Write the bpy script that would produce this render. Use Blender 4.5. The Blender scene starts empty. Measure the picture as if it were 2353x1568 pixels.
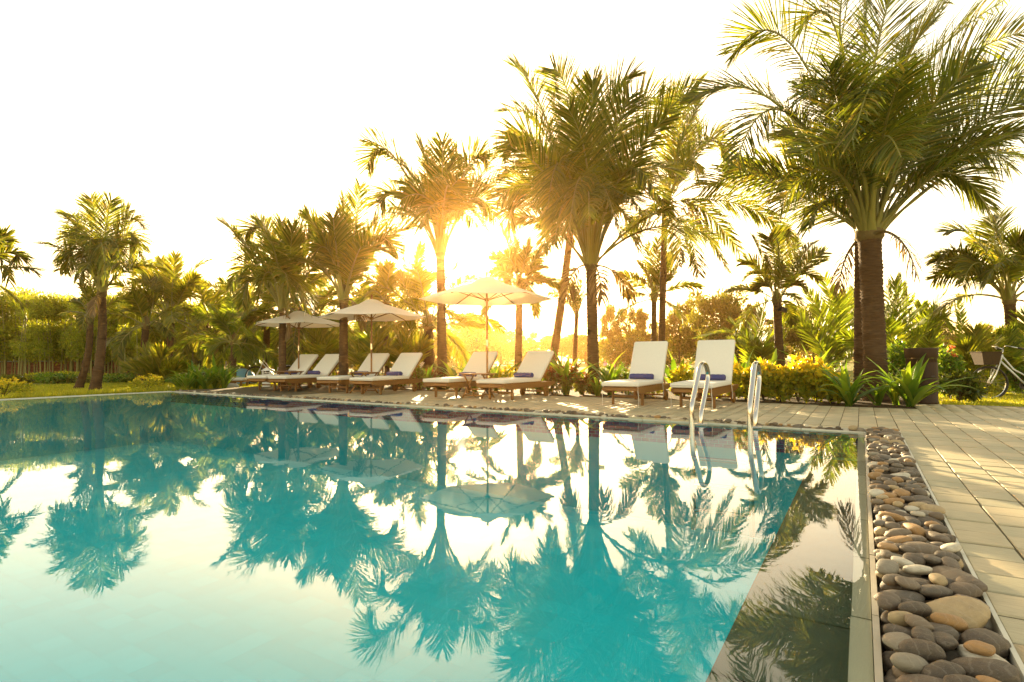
import bpy, math, random
import numpy as np
from mathutils import Matrix, Vector, noise as mnoise
random.seed(7); RG = np.random.default_rng(11)
sc = bpy.context.scene
COL = sc.collection

# ------------------------------------------------------------------ camera
F = 1276.; CX = 1176.5; CY = 784.; H = .78
TH = math.atan(42.5/F); PH = math.atan(16/2829.)
FWD = np.array([0, math.cos(TH), math.sin(TH)]); _u = np.array([0, -math.sin(TH), math.cos(TH)]); _r = np.array([1., 0, 0])
RI = math.cos(PH)*_r - math.sin(PH)*_u; UP = math.cos(PH)*_u + math.sin(PH)*_r
EYE = np.array([0, 0, H])
cd = bpy.data.cameras.new('camera'); cam = bpy.data.objects.new('camera', cd); COL.objects.link(cam)
cd.sensor_width = 36; cd.lens = F/2353*36; cd.clip_end = 2000; cd.clip_start = .05
cam.matrix_world = Matrix(((RI[0], UP[0], -FWD[0], 0), (RI[1], UP[1], -FWD[1], 0), (RI[2], UP[2], -FWD[2], H), (0, 0, 0, 1)))
sc.camera = cam

# ------------------------------------------------------------------ light
SUN = np.array([-.0904, .9944, .1858]); SUN /= np.linalg.norm(SUN)
elev = math.asin(SUN[2]); az = math.atan2(SUN[0], SUN[1])
w = bpy.data.worlds.new('World'); sc.world = w; w.use_nodes = True
nt = w.node_tree; nt.nodes.clear()
out = nt.nodes.new('ShaderNodeOutputWorld'); bg = nt.nodes.new('ShaderNodeBackground')
sky = nt.nodes.new('ShaderNodeTexSky'); sky.sky_type = 'NISHITA'; sky.sun_disc = False
sky.sun_elevation = elev; sky.sun_rotation = az
sky.air_density = 1.0; sky.dust_density = 1.3; sky.ozone_density = 1.0
tint = nt.nodes.new('ShaderNodeMix'); tint.data_type = 'RGBA'; tint.blend_type = 'MULTIPLY'; tint.inputs[0].default_value = 1
tint.inputs[7].default_value = (1.50, 1.0, .53, 1)
nt.links.new(sky.outputs[0], tint.inputs[6]); gm = nt.nodes.new('ShaderNodeGamma'); gm.inputs[1].default_value = .72; nt.links.new(tint.outputs[2], gm.inputs[0]); nt.links.new(gm.outputs[0], bg.inputs[0]); nt.links.new(bg.outputs[0], out.inputs[0])
bg.inputs[1].default_value = .15
sl = bpy.data.lights.new('sun', 'SUN'); so = bpy.data.objects.new('sun', sl); COL.objects.link(so)
sl.energy = 4.5; sl.angle = math.radians(.6); sl.color = (1., .76, .42)
so.rotation_euler = Vector((-SUN[0], -SUN[1], -SUN[2])).to_track_quat('-Z', 'Y').to_euler()
sc.view_settings.view_transform = 'Standard'; sc.view_settings.look = 'None'; sc.view_settings.gamma = 1
sc.view_settings.use_curve_mapping = False
sc.view_settings.exposure = 2.66

# ------------------------------------------------------------------ projection frame helpers
def ray(x, y): return RI*(x-CX)/F + FWD - (y-CY)/F*UP
def G(x, y, z=0):
    r = ray(x, y); return EYE + r*((z-H)/r[2])
def PY(x, y, Y):
    r = ray(x, y); return EYE + r*(Y/r[1])
_v = ray(1979, 822); PU = np.array([_v[0], _v[1], 0]); PU /= np.linalg.norm(PU)
PV = np.array([-PU[1], PU[0], 0]); PC = G(1985, 996, 0)
def W(a, b, z=0.): return PC + PU*a + PV*b + np.array([0, 0, z])
ROT = math.atan2(PU[1], PU[0])          # local +X of pool-aligned things points away from the pool

# ------------------------------------------------------------------ mesh helpers
def mk(name, verts, faces, mats, parent=None, midx=None, smooth=False, loc=None):
    me = bpy.data.meshes.new(name)
    me.from_pydata([tuple(map(float, v)) for v in verts], [], [tuple(map(int, f)) for f in faces])
    for m in (mats if isinstance(mats, (list, tuple)) else [mats]): me.materials.append(m)
    if midx is not None: me.polygons.foreach_set('material_index', np.asarray(midx, dtype=np.int32))
    if smooth: me.polygons.foreach_set('use_smooth', np.ones(len(faces), dtype=bool))
    me.update()
    return link(name, me, parent, loc)
def link(name, me, parent=None, loc=None, rot=None, scale=None):
    o = bpy.data.objects.new(name, me); COL.objects.link(o)
    if parent is not None: o.parent = parent
    if loc is not None: o.location = tuple(map(float, loc))
    if rot is not None: o.rotation_euler = rot
    if scale is not None: o.scale = scale
    return o
def mk_np(name, V, Q, mats, parent=None, midx=None, smooth=False):
    """V (n,3) float, Q (m,4) quads"""
    me = bpy.data.meshes.new(name); n, m = len(V), len(Q)
    me.vertices.add(n); me.vertices.foreach_set('co', np.ascontiguousarray(V, dtype=np.float32).ravel())
    me.loops.add(m*4); me.loops.foreach_set('vertex_index', np.ascontiguousarray(Q, dtype=np.int32).ravel())
    me.polygons.add(m); me.polygons.foreach_set('loop_start', np.arange(0, m*4, 4, dtype=np.int32))
    for mt in (mats if isinstance(mats, (list, tuple)) else [mats]): me.materials.append(mt)
    if midx is not None: me.polygons.foreach_set('material_index', np.asarray(midx, dtype=np.int32))
    if smooth: me.polygons.foreach_set('use_smooth', np.ones(m, dtype=bool))
    me.update(calc_edges=True); me.validate()
    return link(name, me, parent)
def thing(name, label, cat, loc=(0, 0, 0), rotz=0, group=None):
    o = bpy.data.objects.new(name, None); COL.objects.link(o); o.location = tuple(map(float, loc)); o.rotation_euler = (0, 0, rotz)
    o.empty_display_size = .1
    o['label'] = label; o['category'] = cat
    if group: o['group'] = group
    return o
def tag(o, label, cat, group=None):
    o['label'] = label; o['category'] = cat
    if group: o['group'] = group
    return o
def struct(o, label=None):
    o['kind'] = 'structure'
    if label: o['label'] = label
    return o
def copy_tree(o, parent=None):
    c = o.copy(); COL.objects.link(c); c.parent = parent
    for ch in list(o.children): copy_tree(ch, c)
    return c

class MB:
    def __init__(s): s.v = []; s.f = []; s.m = []
    def add(s, v, f, m=0):
        n = len(s.v); s.v += [tuple(map(float, p)) for p in v]; s.f += [tuple(i+n for i in q) for q in f]; s.m += [m]*len(f)
    def box(s, c, d, m=0, rot=None, bev=0.):
        """centre, dims, optional 3x3 rotation; bevelled when bev > 0"""
        x, y, z = d[0]/2, d[1]/2, d[2]/2
        if bev <= 0:
            v = [(sx*x, sy*y, sz*z) for sz in (-1, 1) for sy in (-1, 1) for sx in (-1, 1)]
            f = [(0, 2, 3, 1), (4, 5, 7, 6), (0, 1, 5, 4), (2, 6, 7, 3), (0, 4, 6, 2), (1, 3, 7, 5)]
        else:
            b = min(bev, x*.9, y*.9, z*.9); v = []; f = []
            idx = {}
            for sx in (-1, 1):
                for sy in (-1, 1):
                    for sz in (-1, 1):
                        for k in range(3):
                            p = [sx*x, sy*y, sz*z]
                            for j in range(3):
                                if j != k: p[j] -= (sx, sy, sz)[j]*b
                            idx[(sx, sy, sz, k)] = len(v); v.append(tuple(p))
            for k in range(3):
                j, l = (k+1) % 3, (k+2) % 3
                for sgn in (-1, 1):
                    q = []
                    for (a, c2) in ((-1, -1), (1, -1), (1, 1), (-1, 1)):
                        t = [0, 0, 0]; t[k] = sgn; t[j] = a; t[l] = c2; q.append(idx[(t[0], t[1], t[2], k)])
                    f.append(tuple(q if sgn > 0 else q[::-1]))
                for a in (-1, 1):
                    for c2 in (-1, 1):
                        t0 = [0, 0, 0]; t1 = [0, 0, 0]; t0[k] = -1; t1[k] = 1
                        for t in (t0, t1): t[j] = a; t[l] = c2
                        q = [idx[(*t0, j)], idx[(*t1, j)], idx[(*t1, l)], idx[(*t0, l)]]
                        f.append(tuple(q if a*c2 < 0 else q[::-1]))
            for sx in (-1, 1):
                for sy in (-1, 1):
                    for sz in (-1, 1):
                        q = [idx[(sx, sy, sz, k)] for k in range(3)]
                        f.append(tuple(q if sx*sy*sz > 0 else q[::-1]))
        R = np.eye(3) if rot is None else np.array(rot)
        s.add([R@np.array(p)+np.array(c) for p in v], f, m)
    def tube(s, pts, r, n=8, m=0, cap=True):
        pts = [np.array(p, float) for p in pts]; r = [r]*len(pts) if np.isscalar(r) else r
        N = len(pts); T = [pts[min(i+1, N-1)]-pts[max(i-1, 0)] for i in range(N)]; T = [t/max(np.linalg.norm(t), 1e-9) for t in T]
        a = np.array([0, 0, 1.]) if abs(T[0][2]) < .9 else np.array([1., 0, 0])
        x = np.cross(T[0], a); x /= np.linalg.norm(x); v = []; f = []
        for i in range(N):
            x = x-T[i]*(x@T[i]); x /= np.linalg.norm(x); y = np.cross(T[i], x)
            for k in range(n):
                q = 2*math.pi*k/n; v.append(pts[i]+r[i]*(math.cos(q)*x+math.sin(q)*y))
        for i in range(N-1):
            for k in range(n): f.append((i*n+k, i*n+(k+1) % n, (i+1)*n+(k+1) % n, (i+1)*n+k))
        if cap: f.append(tuple(range(n-1, -1, -1))); f.append(tuple((N-1)*n+k for k in range(n)))
        s.add(v, f, m)
    def lathe(s, prof, n=24, m=0, c=(0, 0, 0), axis='z', cap=True):
        v = []; f = []
        for (r, z) in prof:
            for k in range(n):
                q = 2*math.pi*k/n; p = (r*math.cos(q), r*math.sin(q), z)
                if axis == 'y': p = (p[0], p[2], p[1])
                v.append((p[0]+c[0], p[1]+c[1], p[2]+c[2]))
        for i in range(len(prof)-1):
            for k in range(n): f.append((i*n+k, i*n+(k+1) % n, (i+1)*n+(k+1) % n, (i+1)*n+k))
        if cap: f.append(tuple(range(n-1, -1, -1))); f.append(tuple((len(prof)-1)*n+k for k in range(n)))
        s.add(v, f, m)
    def build(s, name, mats, parent=None, smooth=False, loc=None): return mk(name, s.v, s.f, mats, parent, s.m, smooth, loc)
def rotx(a): c, s = math.cos(a), math.sin(a); return np.array([[1, 0, 0], [0, c, -s], [0, s, c]])
def roty(a): c, s = math.cos(a), math.sin(a); return np.array([[c, 0, s], [0, 1, 0], [-s, 0, c]])
def rotz(a): c, s = math.cos(a), math.sin(a); return np.array([[c, -s, 0], [s, c, 0], [0, 0, 1]])

# ------------------------------------------------------------------ materials
def mat(name):
    m = bpy.data.materials.new(name); m.use_nodes = True; t = m.node_tree; t.nodes.clear()
    return m, t, t.nodes.new('ShaderNodeOutputMaterial')
def N(t, typ, **k):
    n = t.nodes.new(typ)
    for a, b in k.items(): setattr(n, a, b)
    return n
def ramp(t, stops, interp='LINEAR'):
    r = t.nodes.new('ShaderNodeValToRGB'); r.color_ramp.interpolation = interp; e = r.color_ramp.elements
    while len(e) < len(stops): e.new(.5)
    for i, (p, c) in enumerate(stops): e[i].position = p; e[i].color = (*c, 1)
    return r
def rnd(t):
    """random number per object and per island"""
    oi = N(t, 'ShaderNodeObjectInfo'); ge = N(t, 'ShaderNodeNewGeometry')
    a = N(t, 'ShaderNodeMath', operation='ADD'); f = N(t, 'ShaderNodeMath', operation='FRACT')
    t.links.new(oi.outputs['Random'], a.inputs[0]); t.links.new(ge.outputs['Random Per Island'], a.inputs[1]); t.links.new(a.outputs[0], f.inputs[0])
    return f.outputs[0]
def coord(t, scale=(1, 1, 1), out='Object', rz=0.):
    c = N(t, 'ShaderNodeTexCoord'); mp = N(t, 'ShaderNodeMapping'); mp.inputs['Scale'].default_value = scale; mp.inputs['Rotation'].default_value = (0, 0, rz)
    t.links.new(c.outputs[out], mp.inputs[0]); return mp.outputs[0]
def noise(t, vec, scale, detail=3, rough=.55):
    n = N(t, 'ShaderNodeTexNoise'); n.inputs['Scale'].default_value = scale; n.inputs['Detail'].default_value = detail; n.inputs['Roughness'].default_value = rough
    if vec is not None: t.links.new(vec, n.inputs['Vector'])
    return n.outputs['Fac']
def mixc(t, fac, a, b, mode='MIX'):
    m = N(t, 'ShaderNodeMix', data_type='RGBA', blend_type=mode)
    if isinstance(fac, (int, float)): m.inputs[0].default_value = fac
    else: t.links.new(fac, m.inputs[0])
    for i, c in ((6, a), (7, b)):
        if isinstance(c, tuple): m.inputs[i].default_value = (*c, 1)
        else: t.links.new(c, m.inputs[i])
    return m.outputs[2]
def princ(t, col, rough=.6, spec=.5, metal=0., bump=None, bs=.3, bd=.01):
    p = N(t, 'ShaderNodeBsdfPrincipled'); p.inputs['Metallic'].default_value = metal
    p.inputs['Specular IOR Level'].default_value = spec
    if isinstance(rough, (int, float)): p.inputs['Roughness'].default_value = rough
    else: t.links.new(rough, p.inputs['Roughness'])
    if isinstance(col, tuple): p.inputs['Base Color'].default_value = (*col, 1)
    else: t.links.new(col, p.inputs['Base Color'])
    if bump is not None:
        b = N(t, 'ShaderNodeBump'); b.inputs['Strength'].default_value = bs; b.inputs['Distance'].default_value = bd
        t.links.new(bump, b.inputs['Height']); t.links.new(b.outputs[0], p.inputs['Normal'])
    return p
def simple(name, c1, c2=None, scale=8, rough=.6, spec=.5, metal=0., bump=0., stretch=(1, 1, 1), isl=0., bd=.01, detail=4):
    m, t, o = mat(name); v = coord(t, stretch); n = noise(t, v, scale, detail)
    c = mixc(t, n, c1, c2) if c2 else c1
    if isl:
        r = rnd(t); hs = N(t, 'ShaderNodeHueSaturation'); mr = N(t, 'ShaderNodeMapRange'); mr.inputs['To Min'].default_value = 1-isl; mr.inputs['To Max'].default_value = 1+isl
        t.links.new(r, mr.inputs['Value']); t.links.new(mr.outputs[0], hs.inputs['Value'])
        if isinstance(c, tuple): hs.inputs['Color'].default_value = (*c, 1)
        else: t.links.new(c, hs.inputs['Color'])
        c = hs.outputs[0]
    p = princ(t, c, rough, spec, metal, n if bump else None, bump, bd)
    t.links.new(p.outputs[0], o.inputs[0]); return m
def leafmat(name, stops, trans=.55, tcol=1.6, rough=.45, tint=(1.25, 1.1, .35)):
    """leaf: reflective upper side + light passing through (real translucency), colour varied per leaf"""
    m, t, o = mat(name); r = rnd(t); cr = ramp(t, stops); t.links.new(r, cr.inputs[0])
    n = noise(t, coord(t, (1, 1, 1)), 1.3, 2)
    hs = N(t, 'ShaderNodeHueSaturation'); mr = N(t, 'ShaderNodeMapRange'); mr.inputs['To Min'].default_value = .65; mr.inputs['To Max'].default_value = 1.35
    t.links.new(n, mr.inputs['Value']); t.links.new(mr.outputs[0], hs.inputs['Value']); t.links.new(cr.outputs[0], hs.inputs['Color'])
    p = princ(t, hs.outputs[0], rough, .4)
    tc = mixc(t, 1., hs.outputs[0], tuple(x*tcol for x in tint), 'MULTIPLY')
    tr = N(t, 'ShaderNodeBsdfTranslucent'); t.links.new(tc, tr.inputs[0])
    mx = N(t, 'ShaderNodeMixShader'); mx.inputs[0].default_value = trans
    t.links.new(p.outputs[0], mx.inputs[1]); t.links.new(tr.outputs[0], mx.inputs[2]); t.links.new(mx.outputs[0], o.inputs[0]); return m
M = {}
G3 = [(0, (.042, .062, .009)), (.4, (.072, .096, .012)), (.8, (.11, .125, .016)), (1, (.18, .14, .04))]
M['frond'] = leafmat('palm_leaflet', G3, .5, 2.1)
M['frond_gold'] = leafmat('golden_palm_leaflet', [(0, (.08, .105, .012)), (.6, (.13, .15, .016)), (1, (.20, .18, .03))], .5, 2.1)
M['frond_dead'] = leafmat('dry_palm_leaflet', [(0, (.12, .075, .03)), (.6, (.18, .12, .05)), (1, (.24, .17, .08))], .3, 1.4)
M['frond_young'] = leafmat('young_palm_leaflet', [(0, (.06, .10, .012)), (.6, (.11, .15, .016)), (1, (.16, .18, .025))], .5, 2.4)
M['rachis'] = simple('leaf_stalk', (.16, .17, .03), (.26, .22, .05), 3, .5, isl=.2)
M['bark'] = simple('palm_bark', (.022, .012, .006), (.15, .092, .045), 7, .9, .2, bump=1., stretch=(1, 1, 6), bd=.03, isl=.1, detail=7)
M['fibre'] = simple('leaf_sheath_fibre', (.10, .07, .03), (.20, .15, .06), 14, .9, .2, bump=.6, stretch=(4, 4, 1))
M['coconut'] = simple('coconut_husk', (.10, .14, .03), (.16, .18, .04), 5, .5)
M['wood'] = simple('oiled_teak', (.14, .058, .010), (.24, .108, .020), 6, .45, .4, bump=.15, stretch=(2, 14, 14), isl=.12)
M['cushion'] = simple('cream_canvas', (.62, .59, .53), (.68, .65, .58), 30, .9, .2, bump=.08)
M['piping'] = simple('cushion_piping', (.62, .58, .50), None, 3, .9, .2)
M['towel'] = simple('blue_terry', (.050, .052, .145), (.075, .078, .20), 120, .95, .1, bump=.8, bd=.004)
M['steel'] = simple('polished_steel', (.46, .44, .41), (.54, .52, .49), 12, .09, .5, 1.)
M['coping'] = simple('cream_coping_stone', (.46, .43, .34), (.58, .54, .44), 11, .7, .3, bump=.15, isl=.1)
M['wetstone'] = simple('submerged_coping_stone', (.60, .50, .34), (.66, .56, .39), 9, .6, .3, isl=.12)
M['lip'] = simple('weathered_edge_trim', (.30, .27, .20), (.46, .40, .30), 14, .5, .5, isl=.1)
M['ledge'] = simple('ledge_stone', (.10, .105, .06), (.20, .19, .11), 5, .6, .3, isl=.12)
M['deep'] = simple('turquoise_pool_tile', (.02, .72, .76), (.022, .75, .79), 3, .4, .4, isl=.05)
M['grout'] = simple('pool_grout', (.021, .73, .77), None, 3, .8, .2)
M['bluetile'] = simple('blue_mosaic', (.03, .08, .26), (.05, .13, .36), 8, .25, .5, isl=.35)
M['soil'] = simple('planting_soil', (.035, .024, .012), (.07, .05, .025), 9, .95, .1, bump=.6, bd=.03)
M['mortar'] = simple('mortar', (.07, .06, .035), (.12, .10, .06), 20, .95, .1)
M['brick'] = simple('old_red_brick', (.20, .075, .04), (.30, .12, .07), 14, .9, .2, bump=.4, isl=.25)
M['bin'] = simple('brown_metal', (.022, .010, .004), (.036, .018, .007), 6, .6, .25)
M['black'] = simple('black_rubber', (.015, .014, .013), (.03, .028, .026), 12, .6, .3)
M['darkmetal'] = simple('dark_metal', (.03, .03, .03), None, 12, .4, .5, .6)
M['white'] = simple('white_paint', (.58, .57, .53), (.66, .65, .61), 9, .4, .5)
M['wicker'] = simple('woven_basket', (.03, .02, .010), (.07, .045, .02), 60, .8, .2, bump=.8, bd=.004)
M['bluecover'] = simple('blue_cover', (.10, .28, .42), (.16, .38, .52), 3, .5, .3)
M['rock'] = simple('pale_rock', (.34, .33, .30), (.50, .49, .45), 6, .85, .2, bump=.4)
M['concrete'] = simple('concrete', (.26, .25, .21), (.36, .34, .29), 8, .9, .2, bump=.3)
M['culm'] = simple('bamboo_culm', (.17, .17, .05), (.30, .26, .10), 3, .55, .3, isl=.2)
M['twig'] = simple('shrub_stem', (.06, .045, .02), (.11, .08, .04), 8, .85, .2)
M['treebark'] = simple('tree_bark', (.06, .045, .03), (.12, .09, .06), 6, .9, .2, bump=.5, stretch=(1, 1, .3))
M['bamboo'] = leafmat('bamboo_leaf', [(0, (.13, .17, .018)), (.6, (.21, .25, .026)), (1, (.30, .30, .035))], .5, 2.0)
M['broad'] = leafmat('broad_leaf', [(0, (.03, .05, .010)), (.6, (.06, .085, .014)), (1, (.10, .12, .02))], .45, 2.0)
M['olive'] = leafmat('olive_leaf', [(0, (.06, .075, .014)), (.6, (.10, .115, .02)), (1, (.15, .14, .03))], .5, 2.0)
M['strap'] = leafmat('strap_leaf', [(0, (.05, .11, .012)), (.6, (.09, .16, .018)), (1, (.15, .20, .03))], .42, 2.2, .3)
M['gold'] = leafmat('golden_leaf', [(0, (.34, .30, .02)), (.6, (.50, .42, .03)), (1, (.60, .47, .04))], .5, 1.7)
M['goldgreen'] = leafmat('yellow_green_leaf', [(0, (.13, .17, .016)), (.6, (.25, .27, .024)), (1, (.40, .36, .035))], .5, 2.0)
M['red'] = leafmat('red_leaf', [(0, (.10, .03, .012)), (.4, (.16, .06, .02)), (.7, (.07, .09, .015)), (1, (.20, .05, .02))], .45, 1.8, tint=(1.3, .9, .4))
M['petal_pink'] = leafmat('pink_petal', [(0, (.65, .16, .28)), (1, (.75, .30, .42))], .4, 1.2, tint=(1, 1, 1))
M['petal_white'] = leafmat('white_petal', [(0, (.70, .68, .62)), (1, (.80, .78, .70))], .4, 1.2, tint=(1, 1, 1))
M['petal_red'] = leafmat('orange_red_petal', [(0, (.60, .09, .03)), (1, (.70, .20, .05))], .4, 1.2, tint=(1, 1, 1))
M['grassblade'] = leafmat('grass_blade', [(0, (.13, .17, .014)), (.6, (.22, .24, .02)), (1, (.34, .30, .03))], .5, 2.0)
# canvas of the parasols: translucent cloth
m, t, o = mat('parasol_canvas'); v = coord(t); n = noise(t, v, 60, 2)
p = princ(t, mixc(t, n, (.74, .70, .62), (.80, .76, .68)), .9, .2, 0, n, .05)
tr = N(t, 'ShaderNodeBsdfTranslucent'); tr.inputs[0].default_value = (.80, .66, .44, 1)
mx = N(t, 'ShaderNodeMixShader'); mx.inputs[0].default_value = .32
t.links.new(p.outputs[0], mx.inputs[1]); t.links.new(tr.outputs[0], mx.inputs[2]); t.links.new(mx.outputs[0], o.inputs[0]); M['canvas'] = m
# paver
m, t, o = mat('sandstone_paver'); v = coord(t, (1, 1, 1), 'Object'); r = rnd(t)
cr = ramp(t, [(0, (.31, .265, .16)), (.35, (.40, .33, .20)), (.7, (.48, .365, .21)), (1, (.52, .39, .225))]); t.links.new(r, cr.inputs[0])
n1 = noise(t, v, 5, 5); n2 = noise(t, coord(t, (30, 3, 1)), 4, 3)
c = mixc(t, n1, cr.outputs[0], (.27, .255, .17)); 
cc = N(t, 'ShaderNodeMix', data_type='RGBA', blend_type='OVERLAY'); cc.inputs[0].default_value = .35; t.links.new(c, cc.inputs[6])
bw = N(t, 'ShaderNodeCombineColor'); [t.links.new(n2, bw.inputs[i]) for i in range(3)]; t.links.new(bw.outputs[0], cc.inputs[7])
rr = N(t, 'ShaderNodeMapRange'); rr.inputs['To Min'].default_value = .45; rr.inputs['To Max'].default_value = .8; t.links.new(n1, rr.inputs['Value'])
p = princ(t, cc.outputs[2], rr.outputs[0], .4, 0, n2, .25, .004); t.links.new(p.outputs[0], o.inputs[0]); M['paver'] = m
# pebble
m, t, o = mat('river_pebble'); r = rnd(t)
cr = ramp(t, [(0, (.055, .040, .026)), (.22, (.095, .068, .045)), (.42, (.080, .066, .050)), (.55, (.15, .11, .070)), (.68, (.21, .18, .13)), (.78, (.30, .16, .05)), (.85, (.36, .26, .13)), (.92, (.50, .45, .35)), (1, (.12, .07, .04))], 'CONSTANT'); t.links.new(r, cr.inputs[0])
v = coord(t); n1 = noise(t, v, 2.2, 7, .7); n2 = noise(t, v, 11, 5, .75)
wv = N(t, 'ShaderNodeTexWave'); wv.inputs['Scale'].default_value = .55; wv.inputs['Distortion'].default_value = 9; wv.inputs['Detail'].default_value = 4; t.links.new(v, wv.inputs['Vector'])
vr = ramp(t, [(.90, (0, 0, 0)), (.97, (1, 1, 1))]); t.links.new(wv.outputs['Fac'], vr.inputs[0])
n1r = ramp(t, [(.35, (0, 0, 0)), (.65, (1, 1, 1))]); t.links.new(n1, n1r.inputs[0])
c = mixc(t, n1r.outputs[0], cr.outputs[0], (.15, .105, .06))
vm = N(t, 'ShaderNodeMath', operation='MULTIPLY'); vm.inputs[1].default_value = .20; t.links.new(vr.outputs[0], vm.inputs[0]); c = mixc(t, vm.outputs[0], c, (.44, .38, .29)); c2 = mixc(t, .55, c, cr.outputs[0])
sp = ramp(t, [(.58, (0, 0, 0)), (.72, (1, 1, 1))]); t.links.new(n2, sp.inputs[0])
hf = N(t, 'ShaderNodeMath', operation='MULTIPLY'); hf.inputs[1].default_value = .35; t.links.new(sp.outputs[0], hf.inputs[0])
c3 = mixc(t, hf.outputs[0], c2, (.42, .38, .32))
p = princ(t, c3, .62, .4, 0, n2, .35, .006); t.links.new(p.outputs[0], o.inputs[0]); M['pebble'] = m
# ground / lawn
m, t, o = mat('lawn_soil'); v = coord(t); n1 = noise(t, v, .6, 5); n2 = noise(t, v, 40, 4)
c = mixc(t, n1, (.13, .15, .015), (.22, .21, .02)); c = mixc(t, n2, c, (.10, .11, .012)); p = princ(t, c, .9, .2, 0, n2, .8, .03)
t.links.new(p.outputs[0], o.inputs[0]); M['lawn'] = m
# water
m, t, o = mat('pool_water')
v = coord(t, (1, 1, 1), 'Object', 0); nn = noise(t, v, .9, 2, .4); n2 = noise(t, v, 9., 2, .5)
ad = N(t, 'ShaderNodeMath', operation='MULTIPLY_ADD'); ad.inputs[1].default_value = .16; t.links.new(n2, ad.inputs[0]); t.links.new(nn, ad.inputs[2])
b = N(t, 'ShaderNodeBump'); b.inputs['Strength'].default_value = .038; b.inputs['Distance'].default_value = .03; t.links.new(ad.outputs[0], b.inputs['Height'])
fr = N(t, 'ShaderNodeFresnel'); fr.inputs['IOR'].default_value = 1.42; t.links.new(b.outputs[0], fr.inputs['Normal'])
gl = N(t, 'ShaderNodeBsdfGlossy'); gl.inputs['Roughness'].default_value = .012; t.links.new(b.outputs[0], gl.inputs['Normal']); gl.inputs['Color'].default_value = (1, 1, 1, 1)
tp = N(t, 'ShaderNodeBsdfTransparent'); tp.inputs[0].default_value = (.93, 1., .99, 1)
mx = N(t, 'ShaderNodeMixShader'); t.links.new(fr.outputs[0], mx.inputs[0]); t.links.new(tp.outputs[0], mx.inputs[1]); t.links.new(gl.outputs[0], mx.inputs[2])
t.links.new(mx.outputs[0], o.inputs[0]); M['water'] = m

# ------------------------------------------------------------------ the setting: ground, pool, deck
KE = .045                                # the far edge leans by this much per metre
def ea(b): return KE*b                   # the far pool edge
BL = 15.1                                # left end of the pool
POOLN = -9.0
GZ = -.03
def sheet(name, outer, hole, z, m, div=1):
    """flat sheet with a polygonal hole, as quads between hole and outer corners (both 4 points)"""
    v = [(*p[:2], z) for p in outer]+[(*p[:2], z) for p in hole]; f = [(i, (i+1) % 4, 4+(i+1) % 4, 4+i) for i in range(4)]
    return mk(name, v, f, m)
HOLE = [W(POOLN, -.33), W(ea(-.33)+.12, -.33), W(ea(BL)+.12, BL), W(POOLN, BL)]
gr = struct(sheet('ground', [(300, -150), (300, 500), (-300, 500), (-300, -150)], HOLE, GZ, M['lawn']))
# pool basin
DZ = -1.25; LZ = -.30; LB = .47
mb = MB()
def quad(mb, pts, m=0): mb.add(pts, [(0, 1, 2, 3)], m)
quad(mb, [W(POOLN, LB-.05, DZ), W(ea(LB)+.1, LB-.05, DZ), W(ea(BL)+.1, BL+.1, DZ), W(POOLN, BL+.1, DZ)], 0)
quad(mb, [W(POOLN, 0, LZ), W(0, 0, LZ), W(ea(LB), LB, LZ), W(POOLN, LB, LZ)], 1)
quad(mb, [W(POOLN, LB, DZ), W(POOLN, LB, LZ), W(ea(LB), LB, LZ), W(ea(LB), LB, DZ)], 0)
quad(mb, [W(POOLN, -.005, LZ), W(POOLN, -.005, -.015), W(0, -.005, -.015), W(0, -.005, LZ)], 1)
quad(mb, [W(0.004, -.05, -.02), W(ea(BL)+.008, BL+.1, -.02), W(ea(BL)+.008, BL+.1, DZ-.1), W(0.004, -.05, DZ-.1)], 0)
quad(mb, [W(ea(BL)+.1, BL, -.02), W(POOLN, BL, -.02), W(POOLN, BL, DZ-.1), W(ea(BL)+.1, BL, DZ-.1)], 0)
quad(mb, [W(POOLN, 0, .0), W(POOLN, BL, .0), W(POOLN, BL, DZ), W(POOLN, 0, DZ)], 0)
basin = struct(mb.build('pool_basin', [M['grout'], M['ledge']]))
# floor tiles (tens of thousands under water: one mesh of real tiles)
V = []; Q = []
ts = .20
for i in range(int((BL-LB)/ts)):
    for j in range(int((0-POOLN)/ts)):
        b0 = LB+.01+i*ts; a0 = -.02-j*ts; z = DZ+.004
        p = [W(a0, b0, z), W(a0-ts+.0016, b0, z), W(a0-ts+.0016, b0+ts-.0016, z), W(a0, b0+ts-.0016, z)]
        n = len(V); V += p; Q.append((n, n+3, n+2, n+1))
o = mk_np('floor_tile', np.array(V), np.array(Q), M['deep'], basin); o['kind'] = 'stuff'
# blue mosaic band along the far wall (real little tiles)
V = []; Q = []
for i in range(int(BL/.10)):
    for k in range(5):
        b0 = i*.10+(.05 if k % 2 else 0)+.002; b1 = b0+.095; z1 = -.045-k*.045; z0 = z1-.041
        if b1 > BL: continue
        n = len(V); V += [W(ea(b0)-.002, b0, z0), W(ea(b1)-.002, b1, z0), W(ea(b1)-.002, b1, z1), W(ea(b0)-.002, b0, z1)]; Q.append((n, n+1, n+2, n+3))
o = mk_np('mosaic_tile', np.array(V), np.array(Q), M['bluetile'], basin); o['kind'] = 'stuff'
# ledge stones
V = []; Q = []
for i in range(15):
    a1 = -.6*i; a0 = a1-.59
    n = len(V); V += [W(a0, .012, LZ+.006), W(a1, .012, LZ+.006), W(a1, LB-.006, LZ+.006), W(a0, LB-.006, LZ+.006)]; Q.append((n, n+1, n+2, n+3))
mk_np('ledge_slab', np.array(V), np.array(Q), M['ledge'], basin)['kind'] = 'stuff'
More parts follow.
